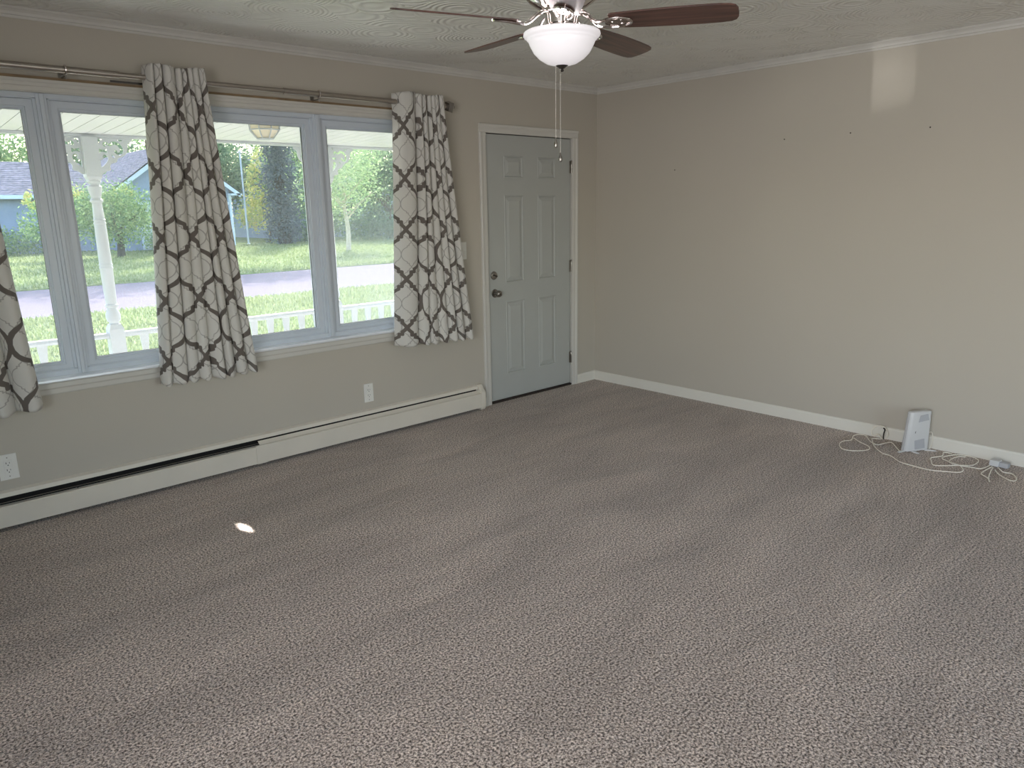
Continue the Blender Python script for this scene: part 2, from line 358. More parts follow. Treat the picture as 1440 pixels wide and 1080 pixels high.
# ------------------------------------------------------------------ room shell
X0, Y0, H = -6.5, -7.0, 2.455
WX0, WX1, WZ0, WZ1 = -4.72, -1.875, .70, 2.10      # window opening
DX0, DX1, DZ1 = -1.245, -.289, 2.065               # door opening
T = .15
b = MB()
b.box(X0-T, WX0, 0, T, 0, H).box(WX0, WX1, 0, T, 0, WZ0).box(WX0, WX1, 0, T, WZ1, H).box(WX1, DX0, 0, T, 0, H).box(DX0, DX1, 0, T, DZ1, H).box(DX1, T, 0, T, 0, H)
tag(b.build('wall_front', m_wall), kind='structure')
tag(MB().box(0, T, Y0-T, 0, 0, H).build('wall_right', m_wall), kind='structure')
b = MB(); b.box(X0-T, X0, Y0-T, -5.3, 0, H).box(X0-T, X0, -3.1, 0, 0, H).box(X0-T, X0, -5.3, -3.1, 0, .6).box(X0-T, X0, -5.3, -3.1, 2.1, H)
tag(b.build('wall_left', m_wall), kind='structure')
b = MB(); b.box(X0, -4.2, Y0-T, Y0, 0, H).box(-1.8, 0, Y0-T, Y0, 0, H).box(-4.2, -1.8, Y0-T, Y0, 0, .4).box(-4.2, -1.8, Y0-T, Y0, 2.1, H)
tag(b.build('wall_back', m_wall), kind='structure')
tag(MB().box(X0-T, T, Y0-T, T, H, H+.15).build('ceiling', m_ceil), kind='structure')
tag(MB().box(X0-T, T, Y0-T, T, -.15, 0).build('floor', m_carpet), kind='structure', label='taupe cut-pile carpet with brushed vacuum tracks')
# crown moulding
cp = [(0,0),(0,-.047),(.004,-.047),(.007,-.036),(.012,-.034),(.014,-.022),(.022,-.012),(.026,-.009),(.03,-.002),(.03,0)]
tag(MB().ext([(-a, H+z-.0005) for a, z in cp], 'x', X0, -.001).build('trim_1', m_crown), kind='structure')
tag(MB().ext([(-a, H+z-.0005) for a, z in cp], 'y', Y0, -.001).build('trim_2', m_crown), kind='structure')
# baseboards
bp_ = [(0,0),(-.013,0),(-.013,.066),(-.009,.076),(-.004,.08),(0,.08)]
tag(MB().ext(bp_, 'y', Y0, 0).build('baseboard_right', m_base), kind='structure')
tag(MB().ext(bp_, 'x', -.238, 0).build('baseboard_front', m_base), kind='structure')
tag(MB().ext(bp_, 'x', -1.352, -1.298).build('baseboard_front_short', m_base), kind='structure')

# ------------------------------------------------------------------ window
win = empty('window_1', kind='structure')
GZ0, GZ1 = .7835, 2.0143
lites = [(-4.632, -4.107, m_glass), (-3.9415, -2.6534, m_glass), (-2.4836, -1.958, m_glass_hazy)]
MB().ring(WX0, WX1, .712, 2.098, .03, .028, .14).build('window_frame', m_vinyl, win, bevel=.002)
b = MB(); b.box(WX0-.001, WX1+.001, -.001, .045, 2.090, 2.101).box(WX0-.001, WX0+.010, -.001, .045, .712, 2.09).box(WX1-.010, WX1+.001, -.001, .045, .712, 2.09); b.build('jamb_liner', m_white, win)
for a, c, g in lites:
    sx0, sx1, sz0, sz1 = a-.048, c+.048, GZ0-.048, GZ1+.048
    b = MB(); b.ring(sx0, sx1, sz0, sz1, .034, .046, .10)
    b.ring(sx0+.030, sx1-.030, sz0+.030, sz1-.030, .012, .056, .10)
    b.ring(sx0+.040, sx1-.040, sz0+.040, sz1-.040, .009, .063, .080)
    sash = b.build('sash', m_vinyl, win, bevel=.0015)
    MB().ring(a-.002, c+.002, GZ0-.002, GZ1+.002, .0035, .067, .078).build('gasket', m_slot, sash)
    MB().box(a-.004, c+.004, .070, .076, GZ0-.004, GZ1+.004).build('pane', g, sash)
for a, c in ((-4.107+.048, -3.9415-.048), (-2.6534+.048, -2.4836-.048)):
    b = MB(); b.box(a-.002, c+.002, .036, .13, .735, 2.07).box(a+.012, c-.012, .024, .04, .722, 2.085).box(a+.026, c-.026, .014, .026, .718, 2.088)
    b.build('mullion', m_vinyl, win, bevel=.002)
b = MB(); b.ring(WX0+.03, WX1-.03, .735, 2.075, .012, .036, .12); b.build('stop_bead', m_vinyl, win, bevel=.002)
# casing, sill, apron
prof = [(0, 2.092), (-.012, 2.092), (-.016, 2.098), (-.016, 2.112), (-.021, 2.116), (-.021, 2.130), (-.026, 2.134), (-.026, 2.146), (0, 2.146)]
MB().ext(prof, 'x', WX0-.055, WX1+.055).build('head_casing', m_white, win)
for s0, s1 in ((WX0-.05, WX0), (WX1, WX1+.05)): MB().box(s0, s1, -.018, 0, .70, 2.092).build('side_casing', m_white, win, bevel=.003)
MB().box(WX0-.07, WX1+.07, -.022, -.001, 2.147, 2.159).build('bare_wood_lath', m_lath, win)
MB().ext([(.045, .700), (.045, .716), (-.045, .716), (-.051, .712), (-.052, .706), (-.049, .700)], 'x', WX0-.075, WX1+.075).build('window_sill', m_sill, win)
MB().ext([(0, .632), (-.008, .632), (-.012, .638), (-.014, .660), (-.019, .668), (-.019, .690), (-.024, .694), (-.024, .6995), (0, .6995)], 'x', WX0-.05, WX1+.05).build('apron', m_white, win)

# ------------------------------------------------------------------ door
door = empty('door_1', kind='structure')
sx0, sx1, sz0, sz1, fy = -1.2246, -.3086, .018, 2.045, .012
pan = [(-1.045, -.843, 1.733, 1.895), (-.687, -.485, 1.733, 1.895), (-1.045, -.843, .943, 1.605), (-.687, -.485, .943, 1.605), (-1.045, -.843, .217, .80), (-.687, -.485, .217, .80)]
b = MB()
xs = sorted({sx0, sx1}|{p[0] for p in pan}|{p[1] for p in pan}); zs = sorted({sz0, sz1}|{p[2] for p in pan}|{p[3] for p in pan})
for i in range(len(xs)-1):
    for j in range(len(zs)-1):
        xa, xb, za, zb = xs[i], xs[i+1], zs[j], zs[j+1]
        if any(abs(p[0]-xa) < 1e-6 and abs(p[1]-xb) < 1e-6 and p[2]-1e-6 <= za and zb <= p[3]+1e-6 for p in pan): continue
        b.add([(xa, fy, za), (xb, fy, za), (xb, fy, zb), (xa, fy, zb)], [(0, 1, 2, 3)])
for x0, x1, z0, z1 in pan:
    rings = [(0, 0), (.004, -.0035), (.009, -.0035), (.013, .006), (.020, .007), (.046, -.001)]
    vs = []
    for ins, d in rings: vs += [(x0+ins, fy+d, z0+ins), (x1-ins, fy+d, z0+ins), (x1-ins, fy+d, z1-ins), (x0+ins, fy+d, z1-ins)]
    fs = []
    for k in range(len(rings)-1):
        for q in range(4): fs.append((k*4+q, k*4+(q+1)%4, k*4+4+(q+1)%4, k*4+4+q))
    fs.append(tuple(len(vs)-4+q for q in range(4)))
    b.add(vs, fs)
b.box(sx0, sx1, fy+.012, fy+.042, sz0, sz1)
slab = b.build('door_leaf', m_door, door)
slab['label'] = 'pale grey-green six-panel door leaf'
b = MB()   # slab edge strips closing the front to the core
for q in ((sx0, sx0+.002, sz0, sz1), (sx1-.002, sx1, sz0, sz1)): b.box(q[0], q[1], fy, fy+.02, q[2], q[3])
b.box(sx0, sx1, fy, fy+.02, sz1-.002, sz1); b.box(sx0, sx1, fy, fy+.02, sz0, sz0+.002); b.build('edge_strip', m_door, slab)
b = MB(); b.box(DX0, sx0-.004, -.001, T, 0, DZ1).box(sx1+.004, DX1, -.001, T, 0, DZ1).box(DX0, DX1, -.001, T, sz1+.004, DZ1)
b.box(sx0-.004, sx0+.012, fy+.046, T, 0, DZ1).box(sx1-.012, sx1+.004, fy+.046, T, 0, DZ1).box(sx0, sx1, fy+.046, T, sz1-.012, DZ1)
b.build('door_jamb', m_white, door)
cw = .066
def casing_strip(x0, x1, z0, z1, vert):
    b = MB()
    if vert:
        s = 1 if x1 > x0 else -1; w = abs(x1-x0)
        pr = [(x0, 0), (x0, -.008), (x0+s*.012, -.011), (x0+s*w*.55, -.012), (x0+s*w*.7, -.017), (x0+s*w*.93, -.018), (x1, -.014), (x1, 0)]
        return b.ext([(p, q) for p, q in pr], 'z', z0, z1)
    w = z1-z0
    pr = [(0, z0), (-.008, z0), (-.011, z0+.012), (-.012, z0+w*.55), (-.017, z0+w*.7), (-.018, z0+w*.93), (-.014, z1), (0, z1)]
    return b.ext(pr, 'x', x0, x1)
casing_strip(sx0-.008, -1.297, 0, 2.050, True).build('door_casing', m_white, door)
casing_strip(sx1+.004, -.240, 0, 2.050, True).build('door_casing', m_white, door)
casing_strip(-1.297, -.240, 2.050, 2.112, False).build('door_casing', m_white, door)
MB().box(sx0-.003, sx1+.003, -.004, T, .001, .016).build('threshold', m_thresh, door, bevel=.002)
for z in (1.827, 1.028, .246):
    h = MB().lathe([(.0065, z-.048), (.0065, z-.016), (.0058, z-.0155), (.0065, z-.015), (.0065, z+.016), (.0058, z+.0165), (.0065, z+.017), (.0065, z+.048), (.003, z+.053)], 12, (sx1+.002, fy-.012, 0))
    h.box(sx1-.014, sx1+.020, fy-.006, fy-.001, z-.048, z+.048)
    h.build('hinge', m_nickel, door, smooth=True)
kx, kz = -1.160, .872
MB().lathe([(0, fy-.066), (.012, fy-.067), (.020, fy-.062), (.0265, fy-.048), (.026, fy-.036), (.018, fy-.026), (.011, fy-.020), (.0105, fy-.008), (.030, fy-.007), (.033, fy-.003), (.033, fy)], 28, (kx, 0, kz), 'y').build('door_knob', m_nickel, door, smooth=True)
MB().lathe([(0, fy-.0685), (.006, fy-.0685), (.006, fy-.066)], 12, (kx, 0, kz), 'y').build('lock_button', m_slot, door)
db = MB().lathe([(0, fy-.012), (.022, fy-.012), (.030, fy-.008), (.032, fy-.003), (.032, fy)], 28, (kx-.008, 0, kz+.138), 'y').build('deadbolt', m_nickel, door, smooth=True)
MB().box(-.0045, .0045, -.028, -.011, -.017, .017).build('thumb_turn', m_pewter, db, bevel=.002, loc=(kx-.008, fy, kz+.138), rot=(0, R(-70), 0))

# ------------------------------------------------------------------ baseboard heater
ht = empty('baseboard_heater', (X0, 0, 0), label='long cream metal baseboard heater under the window, open black slot along its top', cat='heater')
hx0, hx1 = X0+.01, -1.385
b = MB(); O = -X0
def hb(prof, a, c, name, m, bev=0): return MB().ext(prof, 'x', a+O, c+O).build(name, m, ht)
hb([(-.001, .012), (-.004, .012), (-.004, .183), (-.022, .179), (-.026, .160), (-.0275, .160), (-.024, .181), (-.004, .190), (-.001, .190)], hx0, hx1, 'back_plate', m_heater)
for a, c in ((hx0, -3.14), (-3.14, hx1)):
    t_ = .128 if c == -3.14 else .133
    hb([(-.066, .020), (-.068, .020), (-.070, t_-.004), (-.064, t_), (-.058, t_-.002), (-.058, t_-.004), (-.0635, t_-.003), (-.067, t_-.006)], a, c, 'front_panel', m_heater)
MB().box(-3.19+O, -3.125+O, -.0725, -.0655, .018, .134).build('panel_joint', m_heater, ht, bevel=.001)
hb([(-.057, .133), (-.0335, .152), (-.032, .151), (-.0555, .131)], -3.16, hx1, 'damper', m_heater)
hb([(-.048, .140), (-.046, .142), (-.044, .140), (-.046, .138)], hx0, -3.16, 'damper_rod', m_nickel)
hb([(-.006, .02), (-.055, .02), (-.055, .06), (-.006, .06)], hx0, hx1, 'air_gap_shade', m_black)  # black block standing in for the shade inside the heater
b = MB(); n_f = 300
for i in range(n_f):
    x = hx0+.05+i*(hx1-hx0-.1)/n_f; b.box(x+O, x+.0015+O, -.052, -.01, .062, .085)
f_ = b.build('heating_fins', m_fin, ht); f_['kind'] = 'stuff'
hb([(-.005, .118), (-.0052, .118), (-.0052, .180), (-.005, .180)], hx0, hx1, 'slot_shade', m_black)  # thin black sheet that paints the slot's shade
for x in (-4.15, -3.36, -2.4): MB().lathe([(0, -.052), (.004, -.052), (.004, -.048)], 10, (x+O, 0, .134), 'y').build('slot_bracket', m_fin, ht)
cap = [(0, .0), (-.060, .0), (-.066, .012), (-.072, .020), (-.074, .130), (-.070, .142), (-.050, .160), (-.030, .190), (-.022, .194), (0, .194)]
MB().ext(cap, 'x', hx1-.006+O, -1.350+O).build('end_cap', m_heater, ht, bevel=.002)

# ------------------------------------------------------------------ outlets, switch
def outlet(x, z, label, w=.072, h=.118):
    o = empty('wall_outlet', (x, 0, z), label=label, cat='outlet', group='white wall outlets on the window wall')
    MB().box(-w/2, w/2, -.006, 0, -h/2, h/2).build('cover_plate', m_plate, o, bevel=.002)
    d = MB().box(-.0175, .0175, -.009, -.005, -.034, .034).build('socket', m_plate, o, bevel=.001)
    b = MB()
    for s in (-.018, .018):
        b.box(-.0085, -.006, -.0096, -.0085, s-.001, s+.008).box(.006, .008, -.0096, -.0085, s, s+.007).lathe([(0, -.0096), (.0026, -.0096), (.0026, -.0085)], 8, (0, 0, s-.008), 'y')
    b.build('slot', m_slot, d)
    for s in (-.048, .048): MB().lathe([(0, -.0068), (.003, -.0068), (.003, -.0055)], 8, (0, 0, s), 'y').build('screw', m_nickel, o)
outlet(-2.342, .302, 'white double wall outlet above the heater, near the door', .072, .128)
outlet(-4.424, .305, 'white double wall outlet at the left edge, below the leftmost curtain', .082, .13)
o = empty('light_switch', (-1.496, 0, 1.213), label='white double rocker light switch between the right curtain and the door', cat='switch')
MB().box(-.052, .052, -.006, 0, -.062, .062).build('cover_plate', m_plate, o, bevel=.002)
for s in (-.023, .023): MB().ext([(-.0055, -.033), (-.0075, -.033), (-.011, .0), (-.0075, .033), (-.0055, .033)], 'x', s-.0165, s+.0165).build('rocker', m_plate, o)

# anchors left in the right wall
for y, z in ((-.794, 1.774), (-1.675, 1.934), (-2.119, 1.940), (-2.586, 1.935)):
    w = MB().lathe([(0, -.004), (.003, -.004), (.0045, -.001), (.0045, 0)], 8, (0, 0, 0), 'x'); w.add([(-.004, -.001, .004), (-.004, .001, .004), (-.012, 0, -.001)], [(0, 1, 2)])
    lb = 'small dark wall anchor on the bare right wall, nearest the corner and lowest' if y > -1 else {-1.675: 'left one of the three level dark wall anchors high on the right wall', -2.119: 'middle one of the three level dark wall anchors high on the right wall', -2.586: 'right one of the three level dark wall anchors high on the right wall'}[y]
    tag(w.build('wall_anchor', m_holes, loc=(0, y, z)), lb, 'anchor', 'wall anchors left in the right wall')

# ------------------------------------------------------------------ curtain rod
RY, RZ = -.09, 2.188
rod = empty('curtain_rod', (-3.3, 0, RZ), label='brushed nickel telescoping curtain rod with cube finials above the window', cat='curtain rod')
def rx(x): return x+3.3
for a, c, r_ in ((-5.05, -3.70, .0165), (-3.72, -2.80, .0135), (-2.82, -1.66, .0165)):
    MB().tube([(rx(a), RY, 0), (rx(c), RY, 0)], r_, 20).build('rod_section', m_rod, rod, smooth=True)
for a in (-3.70, -2.82): MB().tube([(rx(a-.006), RY, 0), (rx(a+.006), RY, 0)], .0175, 20).build('collar', m_rod, rod, smooth=True)
for x in (-3.93, -2.602):
    br = MB().tube([(0, RY, -.019), (0, RY, -.026), (0, -.05, -.028), (0, -.002, -.028)], .005, 8).build('rod_bracket', m_nickel, rod, loc=(rx(x), 0, 0))
    MB().tube([(0, RY+.0205*math.cos(a), .0205*math.sin(a)) for a in [2*PI*k/24 for k in range(25)]], .0042, 8).build('clamp_ring', m_chrome, br, smooth=True)
    MB().box(-.012, .012, -.006, 0, -.055, -.002).build('wall_plate', m_nickel, br, bevel=.002)
    MB().lathe([(0, -.04), (.004, -.04), (.004, -.026)], 10, (0, RY, 0)).build('set_screw', m_nickel, br)
for x, s in ((-1.655, 1), (-5.055, -1)):
    f = MB().box(0, s*.008, -.014, .014, -.014, .014)
    f.add([(s*.008, -.026, -.026), (s*.008, .026, -.026), (s*.008, .026, .026), (s*.008, -.026, .026), (s*.040, -.032, -.032), (s*.040, .032, -.032), (s*.040, .032, .032), (s*.040, -.032, .032), (s*.060, -.012, -.012), (s*.060, .012, -.012), (s*.060, .012, .012), (s*.060, -.012, .012)],
          [(0,1,2,3)]+[(i, (i+1)%4, (i+1)%4+4, i+4) for i in range(4)]+[(i+4, (i+1)%4+4, (i+1)%4+8, i+8) for i in range(4)]+[(8,9,10,11)])
    f.box(s*.060, s*.074, -.008, .008, -.008, .008)
    f.build('finial', m_nickel, rod, loc=(rx(x), RY, 0), rot=(R(20), 0, 0), bevel=.001)
MB().box(rx(-3.72), rx(-3.5), -.03, -.024, -.026, -.018).build('spare_bar', m_pewter, rod)

# ------------------------------------------------------------------ curtains
def curtain(label, top, bot, ct, cb, zt=2.243, zb=.605, uv0=0, wrap=0, W=.84, amp=(.021, .032), yc=(-.132, -.118), zbr=None, seed=1):
    """ct, cb: places (0..1) of the sharp creases at the top and at the hem"""
    rnd = random.Random(seed); NU, NV = 320, 110; nc = len(ct)
    am = [rnd.uniform(.75, 1.15) for _ in range(nc)]; ph = [rnd.uniform(-1, 1) for _ in range(4)]
    zbr = zb if zbr is None else zbr
    def prof(v, t):
        x0 = top[0]+(bot[0]-top[0])*v**1.15; x1 = top[1]+(bot[1]-top[1])*v**1.1
        w_ = min(1, v*1.1); cr = [p*(1-w_)+q*w_ for p, q in zip(ct, cb)]
        k = 0
        while k < nc-2 and t > cr[k+1]: k += 1
        f = min(1, max(0, (t-cr[k])/(cr[k+1]-cr[k])))
        A = (amp[0]+(amp[1]-amp[0])*min(1, v*1.6))*(am[k]*(.85+.3*math.sin(3*v+k)))*min(1.15, .55+3.2*(cr[k+1]-cr[k]))
        y = A*(1-2*math.sin(PI*f)**.5)
        lean = .30*math.sin(k*2.1+ph[0])*(cr[k+1]-cr[k])*math.sin(PI*f)*.5
        x = x0+(x1-x0)*(t+lean)
        yy = yc[0]+(yc[1]-yc[0])*min(1, v*1.5)+y+.008*v*math.sin(9*t+ph[1])
        if wrap: # left edge turned back so the rod runs through it
            q = max(0, 1-t/.10); yy += q*q*(.060*(1-.55*min(1, v*2)))
        z = zt+(zb+(zbr-zb)*t-zt)*v
        z += .006*math.sin(9*t+ph[3])*(1-v)**6 + .007*math.cos(2*PI*f)*v**8
        return x, min(yy, -.062 if v > .05 else -.058), z
    # arc length at mid height gives the print its true width on the folds
    pr = [prof(.6, i/NU) for i in range(NU+1)]; acc = [0]
    for i in range(NU): acc.append(acc[-1]+math.hypot(pr[i+1][0]-pr[i][0], pr[i+1][1]-pr[i][1]))
    vs = [prof(j/NV, i/NU) for j in range(NV+1) for i in range(NU+1)]
    th = .0012
    fs = [(j*(NU+1)+i, j*(NU+1)+i+1, (j+1)*(NU+1)+i+1, (j+1)*(NU+1)+i) for j in range(NV) for i in range(NU)]
    me = bpy.data.meshes.new('curtain'); me.from_pydata(vs, [], fs); me.materials.append(m_cloth); me.shade_smooth()
    uv = me.uv_layers.new(name='UVMap'); u = [uv0+a/acc[-1]*W for a in acc]; Hh = zt-zb
    for l in me.loops:
        j, i = divmod(l.vertex_index, NU+1); uv.data[l.index].uv = (u[i], -(j/NV)*Hh+.203+.326*9.75)
    o = bpy.data.objects.new('curtain', me); COL.objects.link(o)
    so = o.modifiers.new('thickness', 'SOLIDIFY'); so.thickness = th; so.offset = 0
    tag(o, label, 'curtain', 'printed lattice curtains on the window')
    # hem turn-up
    return o, prof
c1, p1 = curtain('printed lattice curtain at the far left, cut off by the picture edge', (-4.93, -4.33), (-4.92, -4.245), [0, .16, .3, .44, .6, .72, .86, 1], [0, .14, .27, .42, .55, .70, .83, 1], uv0=.05, W=.70, zb=.56, zbr=.600, seed=4)
c2, p2 = curtain('printed lattice curtain hanging over the middle of the window, widest pane behind it', (-3.575, -3.283), (-3.685, -3.145), [0, .13, .26, .49, .60, .70, .79, .89, 1], [0, .10, .26, .38, .50, .64, .76, .90, 1], uv0=.048, W=.62, wrap=1, zt=2.247, seed=7)
c3, p3 = curtain('printed lattice curtain at the right end of the rod, beside the light switch', (-2.068, -1.705), (-2.152, -1.490), [0, .38, .50, .62, .71, .80, .90, 1], [0, .27, .40, .53, .66, .78, .90, 1], uv0=.035, W=.74, wrap=1, zb=.605, zbr=.582, seed=11)
for c, x in ((c2, -3.562), (c3, -2.052)):
    MB().tube([(x, RY+.0225*math.cos(a), RZ+.0225*math.sin(a)) for a in [2*PI*k/28 for k in range(29)]], .0045, 8).build('grommet', m_pewter, c, smooth=True)

# ------------------------------------------------------------------ ceiling fan
FX, FY = -2.662, -2.125
fan = empty('ceiling_fan', (FX, FY, H), label='five-blade ceiling fan with dark wood blades, nickel body and lit white glass bowl', cat='ceiling fan')
def F(z): return z-H
MB().lathe([(.115, F(2.4549)), (.15, F(2.452)), (.165, F(2.43)), (.168, F(2.36)), (.163, F(2.335)), (.150, F(2.312)), (.125, F(2.287)), (.095, F(2.268)), (.078, F(2.262)), (.074, F(2.26)), (.0, F(2.26))], 64).build('motor_housing', m_chrome, fan, smooth=True)
MB().lathe([(.072, F(2.262)), (.072, F(2.25)), (.066, F(2.247)), (.066, F(2.205)), (.072, F(2.20)), (.074, F(2.186)), (.068, F(2.184)), (0, F(2.184))], 48).build('switch_housing', m_chrome, fan, smooth=True)
tilt = (.018, .026, 0)
def blade_mesh():
    b = MB(); st = [(.190, .048), (.20, .054), (.25, .058), (.32, .063), (.42, .067), (.52, .068), (.60, .066), (.635, .061), (.652, .050), (.660, .030), (.662, 0)]
    outl = [(x, w) for x, w in st]+[(x, -w) for x, w in st[-2::-1]]
    n = len(outl); vs = [(x, y, .003) for x, y in outl]+[(x, y, -.003) for x, y in outl]
    b.add(vs, [tuple(range(n)), tuple(range(n, 2*n))[::-1]]+[(i, i+n, (i+1)%n+n, (i+1)%n) for i in range(n)])
    return b
def arm_mesh():
    b = MB()
    for s in (-1, 1):
        b.tube(smooth_path([(.064, s*.010, .040), (.085, s*.014, .036), (.110, s*.016, .018), (.135, s*.016, -.004), (.160, s*.022, -.012), (.190, s*.032, -.010), (.225, s*.034, -.0075), (.262, s*.020, -.0075), (.275, 0, -.0075)], 5), .0055, 8)
    out_ = [(.170, .018), (.195, .031), (.225, .032), (.255, .022), (.272, 0), (.255, -.022), (.225, -.032), (.195, -.031), (.170, -.018)]
    n = len(out_); b.add([(x, y, -.0032) for x, y in out_]+[(x, y, -.0065) for x, y in out_], [tuple(range(n)), tuple(range(n, 2*n))[::-1]]+[(i, i+n, (i+1)%n+n, (i+1)%n) for i in range(n)])
    for x, y in ((.200, 0), (.235, .014), (.235, -.014)): b.lathe([(0, -.0095), (.004, -.009), (.005, -.0065)], 10, (x, y, 0))
    return b
bl0 = ar0 = None
for k in range(5):
    a = .171+k*2*PI/5
    Mx = Matrix.Rotation(tilt[0], 4, 'X') @ Matrix.Rotation(tilt[1], 4, 'Y') @ Matrix.Rotation(a, 4, 'Z') @ Matrix.Rotation(R(-13), 4, 'X')
    Ma = Matrix.Rotation(tilt[0], 4, 'X') @ Matrix.Rotation(tilt[1], 4, 'Y') @ Matrix.Rotation(a, 4, 'Z') @ Matrix.Rotation(R(-13), 4, 'X')
    if k == 0: bl0 = blade_mesh().build('blade', m_wood, fan, bevel=.0012); ar0 = arm_mesh().build('blade_arm', m_chrome, bl0, smooth=True); o, ar = bl0, ar0
    else:
        o = bpy.data.objects.new('blade', bl0.data); COL.objects.link(o); o.parent = fan
        ar = bpy.data.objects.new('blade_arm', ar0.data); COL.objects.link(ar); ar.parent = o
    o.matrix_local = Matrix.Translation((0, 0, F(2.209))) @ Mx
bowl_out = [(.0, 2.056), (.030, 2.058), (.060, 2.0665), (.088, 2.083), (.110, 2.105), (.124, 2.130), (.129, 2.141), (.1285, 2.1435), (.133, 2.148), (.137, 2.152), (.1365, 2.1545), (.141, 2.158), (.147, 2.161), (.1505, 2.168), (.149, 2.176), (.143, 2.180)]
bowl_in = [(r_-.004, z+.003) for r_, z in bowl_out[::-1][1:-1]]+[(0, 2.060)]
bw = MB().lathe([(r_, F(z)) for r_, z in bowl_out+bowl_in], 64).build('glass_bowl', m_bowl, fan, smooth=True, angle=80)
MB().lathe([(.0, 2.0395-H), (.006, 2.034-H+.002), (.0085, 2.040-H), (.006, 2.046-H), (.010, 2.047-H), (.016, 2.052-H), (.029, 2.060-H), (.029, 2.063-H), (0, 2.063-H)], 24).build('bowl_finial', m_pewter, fan, smooth=True)
for off, ztop, zend, nm in ((-.024, 2.062, 1.752, 'a'), (-.006, 2.045, 1.697, 'b')):
    dx, dy = .737*off, -.676*off
    if nm == 'b': dx -= .004; dy -= .004
    b = MB(); z = ztop
    while z > zend+.03:
        b.lathe([(0, F(z)), (.0019, F(z)-.0015), (0, F(z)-.003)], 6, (dx, dy, 0)); z -= .0034
    b.tube([(dx, dy, F(ztop)), (dx, dy, F(zend)+.03)], .0005, 4)
    ch = b.build('pull_chain', m_chain, fan); zz = F(zend)
    MB().lathe([(0, zz-.004), (.006, zz-.002), (.0085, zz+.006), (.007, zz+.016), (.0035, zz+.026), (.0025, zz+.032), (0, zz+.033)], 16, (dx, dy, 0)).build('pull_fob', m_nickel, ch, smooth=True)
lt = lamp('fan_bulb', 'POINT', (FX, FY, 2.168), 2.5, (1.0, .93, .90), shadow_soft_size=.05)

# ------------------------------------------------------------------ router, adapter, cables
ro = empty('router', (-.128, -2.742, 0), math.atan2(-.51, .86), label='white upright internet router standing on the carpet against the right wall', cat='router')
def slab_prof(w, d, seg=5):
    pts = []; r_ = min(d*.45, .022)
    for cx_, cy_, a0 in ((w/2-r_, d/2-r_, 0), (-w/2+r_, d/2-r_, 90), (-w/2+r_, -d/2+r_, 180), (w/2-r_, -d/2+r_, 270)):
        for k in range(seg+1): a = R(a0+90*k/seg); pts.append((cx_+r_*math.cos(a), cy_+r_*math.sin(a)))
    return pts
lv = [(.006, .168, .050, .0), (.010, .172, .053, .0), (.245, .150, .046, .010), (.252, .147, .043, .010), (.2555, .138, .034, .010)]
b = MB(); n_ = len(slab_prof(1, 1)); vs = []
for z, w, d, sh in lv: vs += [(x+sh, y, z) for x, y in slab_prof(w, d)]
b.add(vs, [tuple(range(n_))[::-1], tuple(range(len(vs)-n_, len(vs)))]+[(k*n_+i, k*n_+(i+1)%n_, (k+1)*n_+(i+1)%n_, (k+1)*n_+i) for k in range(len(lv)-1) for i in range(n_)])
b.build('case', m_router, ro, smooth=True)
def fy_(z): return -(.0265+(.023-.0265)*(z-.010)/.235)-.0006
def patch(pts, name, m, d=.0012):
    n = len(pts); vs = [(x, fy_(z), z) for x, z in pts]+[(x, fy_(z)-d, z) for x, z in pts]
    return MB().add(vs, [tuple(range(n)), tuple(range(n, 2*n))[::-1]]+[(i, (i+1)%n, (i+1)%n+n, i+n) for i in range(n)]).build(name, m, ro)
patch([(-.012, .190), (.062, .200), (.050, .240), (-.002, .232)], 'vent_patch', m_vent)
patch([(-.028, .074), (.040, .082), (.050, .022), (-.020, .016)], 'vent_patch', m_vent)
patch([(-.030, .122), (-.026, .134), (-.023, .134), (-.026, .128), (-.024, .122)], 'logo_mark', m_slot, .0008)
for y in (-.0085, .0085): MB().tube([(-.0865, y, .012), (-.066, y*.9, .244)], .0012, 6).build('case_seam', m_vent, ro)
for (xa, ya, xb, yb) in ((-.075, 0, -.120, -.010), (-.030, -.02, -.020, -.062), (.06, -.015, .118, -.045), (.05, .02, .08, .06)):
    d = Vector((xb-xa, yb-ya, 0)); pn = Vector((-d.y, d.x, 0)).normalized()*.009
    vs = []
    for (x, y, s, h) in ((xa, ya, 1, .010), (xb, yb, .8, .004)):
        vs += [(x-pn.x*s, y-pn.y*s, 0), (x+pn.x*s, y+pn.y*s, 0), (x+pn.x*s, y+pn.y*s, h), (x-pn.x*s, y-pn.y*s, h)]
    MB().add(vs, [(0,1,2,3), (4,7,6,5), (0,4,5,1), (1,5,6,2), (2,6,7,3), (3,7,4,0)]).build('foot', m_router, ro)
MB().box(.078, .083, -.006, .014, .045, .130).build('port_strip', m_vent, ro)
def floor_cable(pts, label, r_=.0024, cat='cable', m=m_cable):
    P3 = [(x, y, (z if len(q) else .0055)) for x, y, *q in pts for z in [(q[0]+.001 if q else .0055)]]
    o = MB().tube(smooth_path(P3, 6), r_, 8).build('network_cable', m, smooth=True)
    return tag(o, label, cat, 'white cables trailing on the carpet by the router')
floor_cable([(-.222, -2.690), (-.151, -2.642), (-.080, -2.588), (-.123, -2.564), (-.190, -2.542), (-.142, -2.479), (-.052, -2.417), (-.045, -2.372), (-.104, -2.358), (-.204, -2.384), (-.26, -2.358), (-.336, -2.367), (-.414, -2.416), (-.418, -2.473), (-.367, -2.525), (-.31, -2.542), (-.255, -2.515), (-.203, -2.438), (-.150, -2.379)], 'white cable looped flat on the carpet left of the router', .003)
